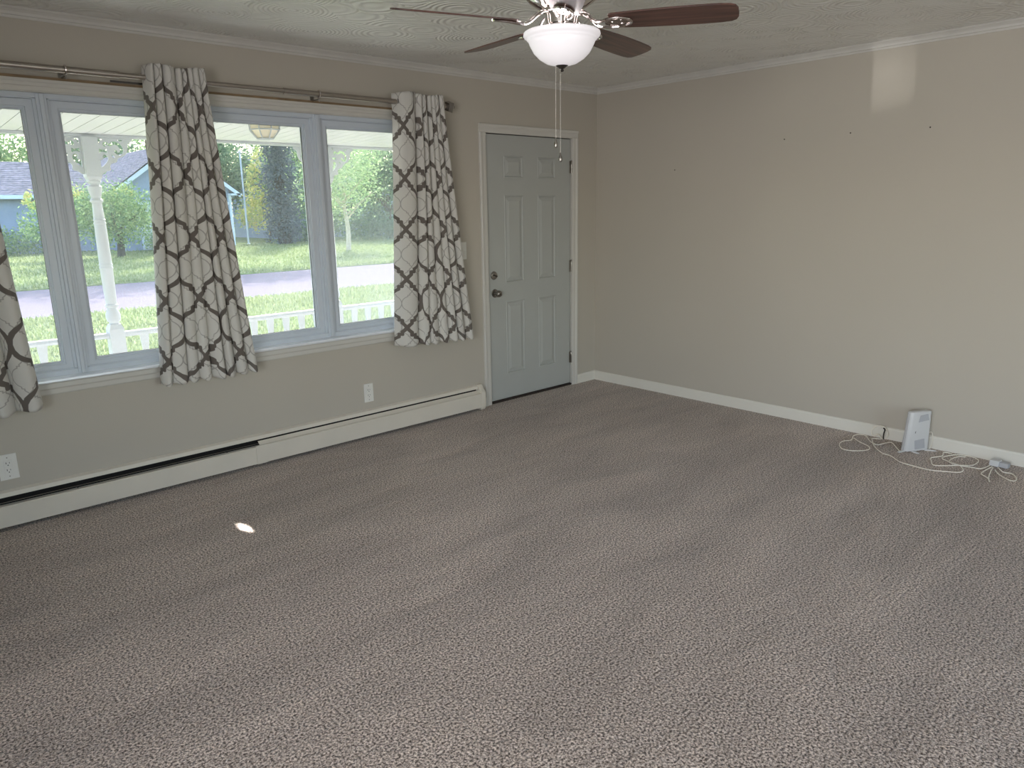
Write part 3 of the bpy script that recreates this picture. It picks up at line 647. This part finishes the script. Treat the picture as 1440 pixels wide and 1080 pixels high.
floor_cable([(-.060, -2.520, .010), (-.032, -2.484, .026), (-.032, -2.455, .010), (-.034, -2.442, .035), (-.036, -2.452, .060), (-.036, -2.478, .084), (-.036, -2.520, .085), (-.036, -2.544, .054), (-.038, -2.542, .020), (-.050, -2.515, .006), (-.075, -2.470, .0045), (-.101, -2.476), (-.229, -2.542), (-.329, -2.626), (-.348, -2.685), (-.421, -2.764), (-.44, -2.837), (-.448, -2.936), (-.416, -3.003), (-.376, -3.067), (-.314, -3.072), (-.25, -3.03, .007), (-.225, -2.982), (-.19, -2.923), (-.138, -2.919), (-.057, -2.955), (-.029, -3.011), (-.051, -3.065), (-.103, -3.088), (-.192, -3.082), (-.264, -3.034, .010), (-.345, -2.933), (-.278, -2.891), (-.216, -2.87), (-.150, -2.907, .008), (-.060, -2.889), (-.050, -2.930)], 'long white cable coiled against the baseboard and running in front of the router', .0031)
floor_cable([(-.150, -3.160, .012), (-.222, -3.136), (-.236, -3.087), (-.268, -3.03, .011), (-.240, -2.975, .009), (-.157, -2.962, .004), (-.085, -2.975, .004), (-.060, -3.009)], 'short white cable from the adapter to the coils right of the router', .003)
floor_cable([(-.165, -3.175, .012), (-.278, -3.159), (-.321, -3.168), (-.363, -3.208), (-.415, -3.231), (-.347, -3.208), (-.233, -3.188), (-.170, -3.182, .010)], 'white cable end folded in a narrow loop left in front of the adapter', .0031)
floor_cable([(-.158, -3.205, .012), (-.198, -3.241), (-.193, -3.28), (-.253, -3.319), (-.313, -3.324), (-.312, -3.292), (-.255, -3.234), (-.190, -3.199)], 'white cable end in a round loop right in front of the adapter', .0031)
MB_ = MB().tube(smooth_path([(-.044, -2.518, .079), (-.046, -2.529, .071), (-.044, -2.524, .045), (-.046, -2.524, .020), (-.048, -2.528, .006)], 5), .0042, 8)
tag(MB_.build('cable_tie', m_slot, smooth=True), 'short black cable tie strap standing in the coil against the baseboard', 'cable tie')
tag(MB().tube(smooth_path([(-.052, -2.785, .105), (-.030, -2.800, .110), (-.024, -2.808, .070), (-.034, -2.806, .020), (-.050, -2.800, .006)], 5), .0022, 8).build('router_cable', m_cable, smooth=True), 'pale power cord dropping behind the right side of the router', 'cable')
ad = empty('power_adapter', (-.100, -3.195, 0), R(-94), label='small white power adapter block on the carpet at the baseboard, far right', cat='adapter')
MB().box(-.045, .005, -.030, .028, .004, .040).build('body', m_router, ad, bevel=.006)
MB().box(.004, .050, -.024, .022, .004, .034).build('plug_end', m_vent, ad, bevel=.006)

# ------------------------------------------------------------------ porch
PY = 1.8
pc = empty('porch_ceiling', (0, 0, 0), kind='structure')
def sofz(y): return 2.072+(PY-y)*.045
pk = MB(); pk.add([(0, .16, sofz(.16)), (.098, .16, sofz(.16)), (.098, PY+.04, sofz(PY+.04)), (0, PY+.04, sofz(PY+.04))]+[(0, .16, sofz(.16)+.012), (.098, .16, sofz(.16)+.012), (.098, PY+.04, sofz(PY+.04)+.012), (0, PY+.04, sofz(PY+.04)+.012)], [(0,1,2,3), (4,7,6,5), (0,4,5,1), (1,5,6,2), (2,6,7,3), (3,7,4,0)])
pk0 = pk.build('plank', m_soffit, pc, loc=(-6.3, 0, 0))
for i in range(1, 80): clone(pk0, pc, (-6.3+i*.103, 0, 0))
b = MB(); b.add([(-6.4, .16, sofz(.16)+.014), (2.1, .16, sofz(.16)+.014), (2.1, 1.84, sofz(1.84)+.014), (-6.4, 1.84, sofz(1.84)+.014), (-6.4, -.2, 2.75), (2.1, -.2, 2.75), (2.1, 1.98, 2.30), (-6.4, 1.98, 2.30)], [(0,1,2,3), (4,5,6,7), (0,3,7,4), (1,5,6,2), (3,2,6,7)])
b.build('roof_deck', m_ext, pc)
bm_ = MB(); bm_.box(-6.4, 2.1, PY+.015, PY+.16, 2.074, 2.25).box(-6.4, 2.1, PY-.03, PY+.045, 2.052, 2.0715).box(-6.4, 2.1, PY+.045, PY+.17, 2.064, 2.076)
bm_.build('beam_trim', m_ptrim, pc, bevel=.002)
tag(MB().box(-6.4, 2.1, T, 1.95, -.32, -.12).build('porch_floor', m_conc), kind='structure')
tag(MB().box(X0-T, T, T, T+.03, -.35, WZ0-.03).build('wall_front_exterior', m_ext), kind='structure')
tag(MB().box(X0-T-.2, T+.2, Y0-T-.3, 1.0, 2.95, 3.1).build('roof', m_shingle), kind='structure')
# posts
posts = [(-5.25, 'turned white porch post beyond the leftmost curtain'), (-3.40, 'turned white porch post seen in the middle pane, left of the middle curtain'), (-1.545, 'turned white porch post half hidden behind the right window mullion'), (.31, 'turned white porch post beyond the door end of the porch')]
def post(x, label):
    o = empty('porch_post', (x, PY, -.12), label=label, cat='porch post', group='turned white porch posts')
    h = 2.052+.12; q = .0505*math.sqrt(2)
    sq = MB(); sq.lathe([(q, 0), (q, .80), (q*.72, .835)], 4); sq.build('lower_block', m_ptrim, o)
    MB().lathe([(q, h), (q, h-.27), (q*.72, h-.30)], 4).build('upper_block', m_ptrim, o)
    z0 = .825; z1 = h-.29; L_ = z1-z0
    pr = [(.043, 0), (.043, .010), (.034, .016), (.034, .024), (.045, .034), (.052, .06), (.050, .085), (.036, .125), (.034, .135), (.045, .142), (.045, .156), (.038, .162)]
    pr += [(.038+.004*0, .17), (.042, .30), (.044, .42), (.047, .425), (.047, .432), (.0435, .436), (.0435, .445), (.047, .449), (.047, .456), (.0435, .46), (.040, .70)]
    pr += [(.039, .74), (.042, .745), (.042, .752), (.038, .756), (.038, .765), (.042, .77), (.042, .776), (.037, .78), (.033, L_-.17), (.034, L_-.165), (.044, L_-.155), (.044, L_-.145), (.032, L_-.13), (.047, L_-.07), (.048, L_-.05), (.034, L_-.035), (.034, L_-.03), (.046, L_-.02), (.046, L_-.008), (.040, L_)]
    MB().lathe([(r_, z0+z) for r_, z in pr if z <= L_], 16).build('turned_shaft', m_ptrim, o, smooth=True, angle=30)
    return o
for x, l in posts: post(x, l)
# fretwork brackets
def stroke(pts, ws):
    P = [Vector((x, y)) for x, y in pts]; L_, R_ = [], []
    for i, p in enumerate(P):
        t = (P[min(i+1, len(P)-1)]-P[max(i-1, 0)]).normalized(); nn = Vector((-t.y, t.x))*ws[i]; L_.append(p+nn); R_.append(p-nn)
    return [tuple(v) for v in L_+R_[::-1]]
def fret_mesh():
    outl = [(0,0),(.235,0),(.238,.010),(.232,.022),(.219,.026),(.210,.032),(.205,.045),(.203,.065),(.198,.085),(.188,.105),(.172,.122),(.150,.132),(.134,.136),(.124,.146),(.120,.160),(.110,.170),(.096,.172),(.082,.177),(.072,.190),(.070,.206),(.074,.218),(.066,.228),(.050,.230),(.036,.234),(.024,.246),(.014,.252),(0,.254)]
    holes = [stroke([(.060,.052),(.052,.050),(.048,.042),(.054,.034),(.066,.036),(.078,.046),(.092,.044),(.104,.034),(.122,.032),(.142,.042),(.158,.060),(.163,.082),(.156,.100),(.142,.108),(.128,.104),(.120,.092),(.124,.082)], [.006,.011,.011,.010,.008,.008,.009,.011,.012,.012,.012,.012,.011,.010,.009,.011,.007]),
             [(.010,.072),(.024,.078),(.046,.082),(.062,.074),(.064,.106),(.046,.098),(.024,.096),(.010,.106)],
             [(.034,.118),(.048,.114),(.062,.126),(.064,.146),(.050,.170),(.030,.190),(.010,.206),(.010,.156),(.026,.150),(.036,.142),(.028,.130)],
             [(.092,.110),(.104,.120),(.110,.138),(.098,.138),(.088,.124)], [(.138,.010),(.176,.010),(.162,.022)], [(.010,.009),(.044,.009),(.024,.020),(.010,.048)]]
    cu = bpy.data.curves.new('fret', 'CURVE'); cu.dimensions = '2D'; cu.fill_mode = 'BOTH'; cu.extrude = .006; cu.bevel_depth = 0
    for pl in [outl]+holes:
        sp = cu.splines.new('POLY'); sp.points.add(len(pl)-1); sp.use_cyclic_u = True
        for p, (x, y) in zip(sp.points, pl): p.co = (x, -y, 0, 1)
    ob = bpy.data.objects.new('fret', cu); COL.objects.link(ob)
    dg = bpy.context.evaluated_depsgraph_get(); me = bpy.data.meshes.new_from_object(ob.evaluated_get(dg)); bpy.data.objects.remove(ob)
    me.materials.clear(); me.materials.append(m_ptrim); return me
fm = fret_mesh(); fm.name = 'porch_bracket'
names_ = {-5.25: 'post beyond the leftmost curtain', -3.40: 'post seen in the middle pane', -1.545: 'post behind the right mullion', .31: 'post beyond the door'}
for x, _ in posts:
    for s, side in ((1, 'right'), (-1, 'left')):
        o = bpy.data.objects.new('porch_bracket', fm); COL.objects.link(o)
        o.matrix_world = Matrix.Translation((x+s*.0515, PY, 2.051)) @ Matrix(((s,0,0,0),(0,0,-s,0),(0,1,0,0),(0,0,0,1)))
        tag(o, 'white fretwork bracket on the %s of the porch %s' % (side, names_[x]), 'bracket', 'fretwork brackets on the porch posts')
# railings
def railing(xa, xb, label, n):
    o = empty('porch_railing', (xa, PY, -.12), label=label, cat='railing', group='white porch railings'); w = xb-xa
    MB().ext([(-.030, .735), (-.034, .752), (-.026, .772), (.026, .772), (.034, .752), (.030, .735)], 'x', 0, w).build('top_rail', m_ptrim, o)
    MB().box(0, w, -.018, .018, .06, .098).build('bottom_rail', m_ptrim, o, bevel=.003)
    pf = [(.027, .098), (.027, .20), (.018, .235), (.027, .28), (.030, .36), (.026, .44), (.016, .50), (.024, .53), (.022, .62), (.030, .70), (.032, .736)]
    first = None
    for i in range(n):
        x = (i+1)*w/(n+1)
        if first is None:
            b = MB(); k = len(pf); vs = [(sx*wd, sy*.009, z) for (sx, sy) in ((-1,-1),(1,-1),(1,1),(-1,1)) for wd, z in pf]
            fs = [(q*k+i_, ((q+1)%4)*k+i_, ((q+1)%4)*k+i_+1, q*k+i_+1) for q in range(4) for i_ in range(k-1)]
            fs += [(0, k, 2*k, 3*k), (k-1, 2*k-1, 3*k-1, 4*k-1)]
            first = b.add(vs, fs).build('baluster', m_ptrim, o, loc=(x, 0, 0))
        else: clone(first, o, (x, 0, 0))
railing(-5.199, -3.451, 'white porch railing left of the post in the middle pane', 11)
railing(-3.349, -1.596, 'white porch railing behind the middle curtain, between the two visible posts', 11)
railing(-1.494, .259, 'white porch railing in the right pane, toward the door', 11)
# porch lamp
pl = empty('porch_light', (-2.565, .75, sofz(.75)-.001), label='caged porch ceiling light with amber lens under the white soffit', cat='porch light')
MB().lathe([(.128, 0), (.128, -.010), (.112, -.014), (.110, -.018), (0, -.018)], 8).build('base_plate', m_ptrim, pl)
MB().lathe([(.100, -.016), (.096, -.060), (.052, -.112), (0, -.114)], 8).build('lens', m_lens, pl)
b = MB()
for k in range(8):
    a = 2*PI*k/8; b.tube([(r_*math.cos(a), r_*math.sin(a), z) for r_, z in ((.108, -.014), (.103, -.062), (.056, -.118), (.022, -.120))], .0045, 6)
for r_, z in ((.104, -.062), (.056, -.118), (.108, -.016)): b.tube([(r_*math.cos(2*PI*k/8), r_*math.sin(2*PI*k/8), z) for k in range(9)], .0045, 6)
b.lathe([(0, -.126), (.022, -.124), (.024, -.116), (0, -.116)], 12)
b.build('cage', m_ptrim, pl)

# ------------------------------------------------------------------ outside
GZ = -.35
tag(MB().box(-60, 70, 1.95, 11.75, GZ-.2, GZ).build('lawn_near', m_lawn), kind='structure')
def roady(x): return 0
b = MB(); b.add([(-60, 11.75, GZ-.03), (70, 11.75, GZ-.03), (70, 18.2, GZ-.03), (-60, 18.2, GZ-.03), (-60, 11.75, GZ-.2), (70, 11.75, GZ-.2), (70, 18.2, GZ-.2), (-60, 18.2, GZ-.2)], [(0,1,2,3), (4,7,6,5), (0,4,5,1), (1,5,6,2), (2,6,7,3), (3,7,4,0)])
tag(b.build('road', m_road), kind='structure')
tag(MB().box(-60, 90, 18.2, 90, GZ-.2, GZ).build('lawn_far', m_lawn), kind='structure')
rnd = random.Random(5)
def grass(name, label, regions, count, h):
    vs, fs = [], []
    for _ in range(count):
        (x0, x1, y0, y1) = regions[rnd.randrange(len(regions))]; y = y0+(y1-y0)*rnd.random()**1.3; k = (y-y0)/(y1-y0); x = rnd.uniform(x0, x1)
        a = rnd.uniform(0, PI); w = h*.16*(1+y*.05); dx, dy = math.cos(a)*w, math.sin(a)*w; hh = h*rnd.uniform(.5, 1.2); lx, ly = rnd.uniform(-.4, .4)*hh, rnd.uniform(-.4, .4)*hh
        i = len(vs); vs += [(x-dx, y-dy, GZ), (x+dx, y+dy, GZ), (x+lx, y+ly, GZ+hh)]; fs.append((i, i+1, i+2))
    me = bpy.data.meshes.new(name); me.from_pydata(vs, [], fs); me.materials.append(m_blade)
    o = bpy.data.objects.new(name, me); COL.objects.link(o); tag(o, label, 'grass', kind='stuff')
grass('near_grass', 'sunlit grass blades between the porch and the road', [(-4.5, 6.5, 3.2, 11.7)], 60000, .07)
grass('far_grass', 'sunlit grass blades beyond the road', [(-2, 24, 18.3, 38)], 60000, .10)
# neighbour house (L-shaped, gable towards the road)
hs = empty('neighbor_house', (8.9, 36, GZ), label='blue-grey sided house with shingle roof and front gable across the road', cat='house')
def hp(x, y, z): return (x-8.9, y-36, z-GZ)
b = MB()
z = GZ
while z < 4.62:   # lapped siding boards of the gable front
    zt_ = z+.145; hw = 3.0 if z < 2.5 else max(.05, 3.0*(4.72-z)/(4.72-2.5)); hw = min(hw, 2.75)
    b.add([hp(8.9-hw, 35.985, z), hp(8.9+hw, 35.985, z), hp(8.9+hw, 36.01, zt_), hp(8.9-hw, 36.01, zt_), hp(8.9-hw, 36.05, z), hp(8.9+hw, 36.05, z)], [(0,1,2,3), (0,4,5,1)]); z = zt_
b.box(-2.75, 2.75, .03, 14, 0, 2.95); b.build('gable_wall', m_siding, hs)
b = MB(); z = GZ
while z < 2.45:
    b.add([hp(-14, 38.985, z), hp(6.15, 38.985, z), hp(6.15, 39.01, z+.145), hp(-14, 39.01, z+.145), hp(-14, 39.05, z), hp(6.15, 39.05, z)], [(0,1,2,3), (0,4,5,1)]); z += .145
b.box(-22.9, -2.8, 3.03, 10, 0, 2.8); b.build('main_wall', m_siding, hs)
def roof_slope(name, pa, pb, pc_, pd, courses, th=.03):
    """pa-pb eave line, pd-pc ridge line; stepped shingle courses"""
    b = MB(); A, B_, C_, D = [Vector(p) for p in (pa, pb, pc_, pd)]; n = (B_-A).cross(D-A).normalized()
    if n.z < 0: n = -n
    for k in range(courses):
        t0, t1 = k/courses, min(1, (k+1.15)/courses); q = [A.lerp(D, t0), B_.lerp(C_, t0), B_.lerp(C_, t1), A.lerp(D, t1)]
        b.add([tuple(q[0]+n*th), tuple(q[1]+n*th), tuple(q[2]+n*.004), tuple(q[3]+n*.004), tuple(q[0]-n*.02), tuple(q[1]-n*.02)], [(0,1,2,3), (0,4,5,1)])
    b.add([tuple(v-n*.03) for v in (A, B_, C_, D)]+[tuple(v-n*.12) for v in (A, B_, C_, D)], [(0,1,2,3), (4,7,6,5), (0,4,5,1), (1,5,6,2), (2,6,7,3), (3,7,4,0)])
    return b.build(name, m_shingle, hs)
roof_slope('gable_roof', hp(5.75, 35.6, 2.55), hp(5.75, 48, 2.55), hp(8.9, 48, 4.86), hp(8.9, 35.6, 4.86), 26)
roof_slope('gable_roof', hp(12.05, 35.6, 2.55), hp(12.05, 48, 2.55), hp(8.9, 48, 4.86), hp(8.9, 35.6, 4.86), 26)
roof_slope('main_roof', hp(-14, 38.4, 2.45), hp(6.4, 38.4, 2.45), hp(6.4, 43.4, 4.25), hp(-14, 43.4, 4.25), 30)
roof_slope('main_roof', hp(-14, 48.4, 2.45), hp(6.4, 48.4, 2.45), hp(6.4, 43.4, 4.25), hp(-14, 43.4, 4.25), 8)
for s in (-1, 1):
    sl = Vector((3.15, 0, 2.31)); A = Vector((-s*3.22*1, -.42, 2.80)); B_ = Vector((0, -.42, 5.16)); dn = Vector((0, 0, -.20))
    MB().add([tuple(A), tuple(B_), tuple(B_+dn*1.3), tuple(A+dn)]+[tuple(v+Vector((0, .06, 0))) for v in (A, B_, B_+dn*1.3, A+dn)], [(0,1,2,3), (4,7,6,5), (0,4,5,1), (1,5,6,2), (2,6,7,3), (3,7,4,0)]).build('rake_board', m_fascia, hs)
    MB().box(s*2.78-.07, s*2.78+.07, -.04, .05, 0, 2.8).build('corner_board', m_fascia, hs)
    MB().box(min(s*2.7, s*3.3), max(s*2.7, s*3.3), -.42, 0, 2.70, 2.80).build('eave_return', m_fascia, hs)
MB().box(-22.9, -2.5, 2.32, 2.40, 2.62, 2.80).build('gutter', m_fascia, hs)
MB().box(-2.75, 2.75, -.04, .02, 2.22, 2.36).build('band_board', m_fascia, hs)
MB().box(-1.9, 2.3, -.05, 0, 0, 2.2).build('garage_frame', m_fascia, hs)
for k in range(4): MB().box(-1.8, 2.2, -.075, -.03, .04+k*.52, .53+k*.52).build('garage_panel', m_garage, hs, bevel=.02)
# second house among the trees
h2 = empty('far_house', (18, 43, GZ), label='blue-grey house half hidden among the trees at the right', cat='house')
b = MB(); z = 0
while z < 3.4: b.add([(0, -.02, z), (13, -.02, z), (13, .005, z+.16), (0, .005, z+.16), (0, .04, z), (13, .04, z)], [(0,1,2,3), (0,4,5,1)]); z += .16
b.box(0, 13, .03, 8, 0, 3.4); b.build('wall', m_siding, h2)
MB().box(-.08, .10, -.06, .04, 0, 3.4).build('corner_board', m_fascia, h2)
MB().add([(-.5, -.6, 3.3), (13.5, -.6, 3.3), (13.5, 4, 5.4), (-.5, 4, 5.4), (13.5, 8.6, 3.3), (-.5, 8.6, 3.3), (-.5, -.6, 3.42), (13.5, -.6, 3.42), (13.5, 4, 5.55), (-.5, 4, 5.55), (13.5, 8.6, 3.42), (-.5, 8.6, 3.42)], [(0,1,2,3), (3,2,4,5), (6,9,8,7), (9,11,10,8), (0,6,7,1), (5,4,10,11), (0,3,9,6), (3,5,11,9), (1,7,8,2), (2,8,10,4)]).build('roof', m_shingle, h2)
for x in (1.6, 4.6): f = MB().ring(x, x+1.1, 1.1, 2.4, .09, -.06, 0).build('window_frame', m_fascia, h2); MB().box(x+.05, x+1.05, -.03, -.01, 1.15, 2.35).build('pane', m_winglass, f)

def tree(name, label, cat, x, y, blobs, count, leaf, mleaf, mbark, trunk=None, seed=1, group=None, low=.45):
    """blobs: (dx, dy, z above ground, rx, ry, rz)"""
    rn = random.Random(seed); o = empty(name, (x, y, GZ), label=label, cat=cat, group=group); vs, fs = [], []
    vol = [bx[3]*bx[4]*bx[5] for bx in blobs]; tot = sum(vol)
    for bx, vv in zip(blobs, vol):
        nl = int(count*vv/tot); clumps = []
        for _ in range(max(6, nl//28)):
            while True:
                p = Vector((rn.uniform(-1, 1), rn.uniform(-1, 1), rn.uniform(-1, 1)))
                if .25 < p.length < 1: break
            clumps.append(Vector((bx[0]+p.x*bx[3], bx[1]+p.y*bx[4], bx[2]+p.z*bx[5])))
        cr = (bx[3]*bx[4]*bx[5])**(1/3)*.22
        for i in range(nl):
            c = clumps[i % len(clumps)]+Vector((rn.gauss(0, cr), rn.gauss(0, cr), rn.gauss(0, cr)))
            if c.z < .05: c.z = .05+rn.random()*.2
            a = Vector((rn.gauss(0, 1), rn.gauss(0, 1), rn.gauss(0, 1))).normalized(); w = a.orthogonal().normalized()
            l = leaf*rn.uniform(.6, 1.3); k = len(vs)
            vs += [tuple(c-a*l), tuple(c+w*l*.45), tuple(c+a*l), tuple(c-w*l*.45)]; fs.append((k, k+1, k+2, k+3))
    me = bpy.data.meshes.new('foliage'); me.from_pydata(vs, [], fs); me.materials.append(mleaf)
    f = bpy.data.objects.new('foliage', me); COL.objects.link(f); f.parent = o; f['kind'] = 'stuff'
    if trunk:
        h, r_ = trunk; b = MB(); b.tube(smooth_path([(0, 0, -.05), (.04, 0, h*.35), (-.05, .05, h*.7), (.05, 0, h)], 4), [r_*(1.25-.65*i/12) for i in range(13)], 8)
        for k in range(6):
            a = k*2*PI/6+rn.random(); rr = blobs[0][3]*.75; z_ = h*rn.uniform(low, .8) if low < .8 else h*.97
            b.tube(smooth_path([(0, 0, z_), (math.cos(a)*rr*.4, math.sin(a)*rr*.4, z_+rr*.35), (math.cos(a)*rr, math.sin(a)*rr, z_+rr*.75)], 3), [r_*.5*(1-.8*i/6) for i in range(7)], 6)
        b.build('trunk', mbark, o, smooth=True)
    return o
tree('small_tree', 'small yellow-tipped leafy tree in front of the house gable', 'tree', 4.6, 31.0, [(-.4, 0, 1.75, 1.7, 1.2, 1.0), (.3, 0, 1.9, 1.5, 1.2, 1.1), (-1.8, .3, 1.8, .9, .8, .9), (-2.7, 0, 1.5, .75, .7, .85)], 9000, .085, leaf_mid, m_bark_dark, (2.0, .14), 3)
tree('small_tree', 'yellow leaf tips crowning the small tree beside the porch post', 'tree', 3.1, 32.6, [(.3, 0, 2.75, .5, .5, .3), (1.8, -.3, 2.6, .45, .5, .3), (2.45, 0, 2.8, .3, .4, .35), (-1.25, 0, 2.4, .35, .4, .3)], 1300, .085, leaf_yel, m_bark_dark, (2.2, .05), 4)
tree('shrub', 'low shrub with pinkish tips against the house wall in the left pane', 'shrub', 2.2, 37.4, [(0, 0, .6, 1.7, .6, .6)], 2200, .08, leaf_mid, m_bark, None, 5)
tree('shrub', 'low rounded shrub between the small tree and the garage', 'shrub', 8.3, 35.0, [(0, 0, .55, 1.6, .5, .5)], 2200, .08, leaf_mid, m_bark, None, 6)
tree('garden_tree', 'pale leafy young tree with a white trunk in the right pane', 'tree', 12.95, 26.2, [(-.2, 0, 3.1, 1.9, 1.6, 1.3), (.5, 0, 4.4, 1.6, 1.5, 1.1), (-1.0, 0, 4.9, 1.3, 1.2, .9)], 9000, .075, leaf_pale, m_bark_pale, (3.0, .10), 8)
tree('evergreen', 'dark columnar evergreen right of the flagpole', 'tree', 14.35, 35.4, [(0, 0, 1.2, .95, .9, 1.3), (0, 0, 3.4, .95, .9, 1.8), (0, 0, 6.2, .8, .8, 2.2)], 11000, .10, leaf_col, m_bark_dark, (4.5, .35), 9)
tree('shade_tree', 'broad dark green tree behind the flagpole', 'tree', 14.6, 45.5, [(0, 0, 4.4, 2.3, 2.0, 2.6), (-1.0, 0, 6.4, 1.8, 2, 2.0)], 13000, .15, leaf_dark, m_bark, (3.6, .22), 10)
tree('yellow_shrub', 'tall yellow-green shrub left of the columnar evergreen', 'shrub', 15.7, 40.2, [(-.5, 0, 3.2, .8, .7, 1.2), (-.6, 0, 1.7, 1.3, .8, .8), (-.1, 0, 4.6, .6, .7, .9)], 3600, .11, leaf_yel, m_bark, (2, .06), 11)
bd = [(.2, 51.5, 5.4, 0), (4.3, 52, 6.0, 1), (9.0, 52.5, 6.6, 0), (13.0, 57, 6.4, 1), (17.5, 54.5, 6.4, 0), (23.5, 55, 7.0, 1), (18.0, 39.2, 5.2, 1), (22.0, 36.4, 5.4, 0), (26.5, 38.5, 6.0, 0), (30.5, 56, 6.8, 1), (35, 47, 7, 0)]
where = ['rising over the left end of the house roof', 'rising over the house ridge', 'showing above the gable roof', 'filling the gap behind the flagpole', 'far behind the columnar evergreen', 'over the roof of the far house', 'in front of the far house, left of its window', 'behind the pale young tree', 'right of the pale young tree', 'behind the right curtain edge', 'at the far right of the view']
for i, ((x, y, h, k), wh) in enumerate(zip(bd, where)):
    tree('backdrop_tree', '%s tree %s' % (['dark green', 'mid green'][k], wh), 'tree', x, y, [(0, 0, h*.55, 2.6, 1.8, h*.33), (.8, .4, h*.95, 2.3, 1.8, h*.3), (-1.2, 0, h*.78, 1.9, 1.6, h*.3), (0, -.4, h*.25, 2.4, 1.3, h*.16)], 8000, .15, [leaf_dark, leaf_mid][k], m_bark, (h*.5, .2), 20+i, 'trees beyond the neighboring houses')
for i, (x, y, wh) in enumerate([(12.2, 42.5, 'behind the flagpole foot'), (17.0, 37.2, 'right of the columnar evergreen'), (19.8, 35.2, 'behind the pale young tree trunk'), (22.8, 34.2, 'at the right end of the far lawn')]):
    tree('hedge_shrub', 'low dark shrub %s' % wh, 'shrub', x, y, [(0, 0, .75, 2.0, .8, .75)], 3200, .10, leaf_dark, m_bark, None, 50+i, 'low shrubs along the far lawn')
for i, (x, y, bl, wh) in enumerate([(4.9, 26.5, [(.8, 0, 7.9, 2.4, 2.2, 1.5), (-1.8, .4, 7.7, 2.0, 1.8, 1.2)], 'nearest the small leafy tree'), (6.9, 27.5, [(2.9, -1, 8.0, 2.4, 2.0, 1.4), (.9, .6, 8.4, 1.6, 1.6, 1.2)], 'leaning toward the flagpole'), (7.4, 33.5, [(0, 0, 8.0, 2.2, 2.2, 1.5)], 'close to the house gable')]):
    tree('street_tree', 'tall high-crowned tree hidden by the middle curtain, %s' % wh, 'tree', x, y, bl, 7000, .13, leaf_mid, m_bark, (7.0, .13), 70+i, 'tall street trees beyond the road', low=.9)
fp = empty('flagpole', (13.0, 37.2, GZ), label='bare white flagpole with a small cross finial on the far lawn', cat='flagpole')
MB().lathe([(.10, 0), (.10, .08), (.055, .09), (.05, 2.5), (.04, 4.95), (0, 5.0)], 12).build('pole', m_pole, fp, smooth=True)
MB().tube([(-.16, 0, 5.02), (.16, 0, 5.02)], .03, 8).build('truck_bar', m_pole, fp); MB().lathe([(0, 4.98), (.06, 5.04), (.06, 5.10), (0, 5.16)], 10).build('finial', m_pole, fp)
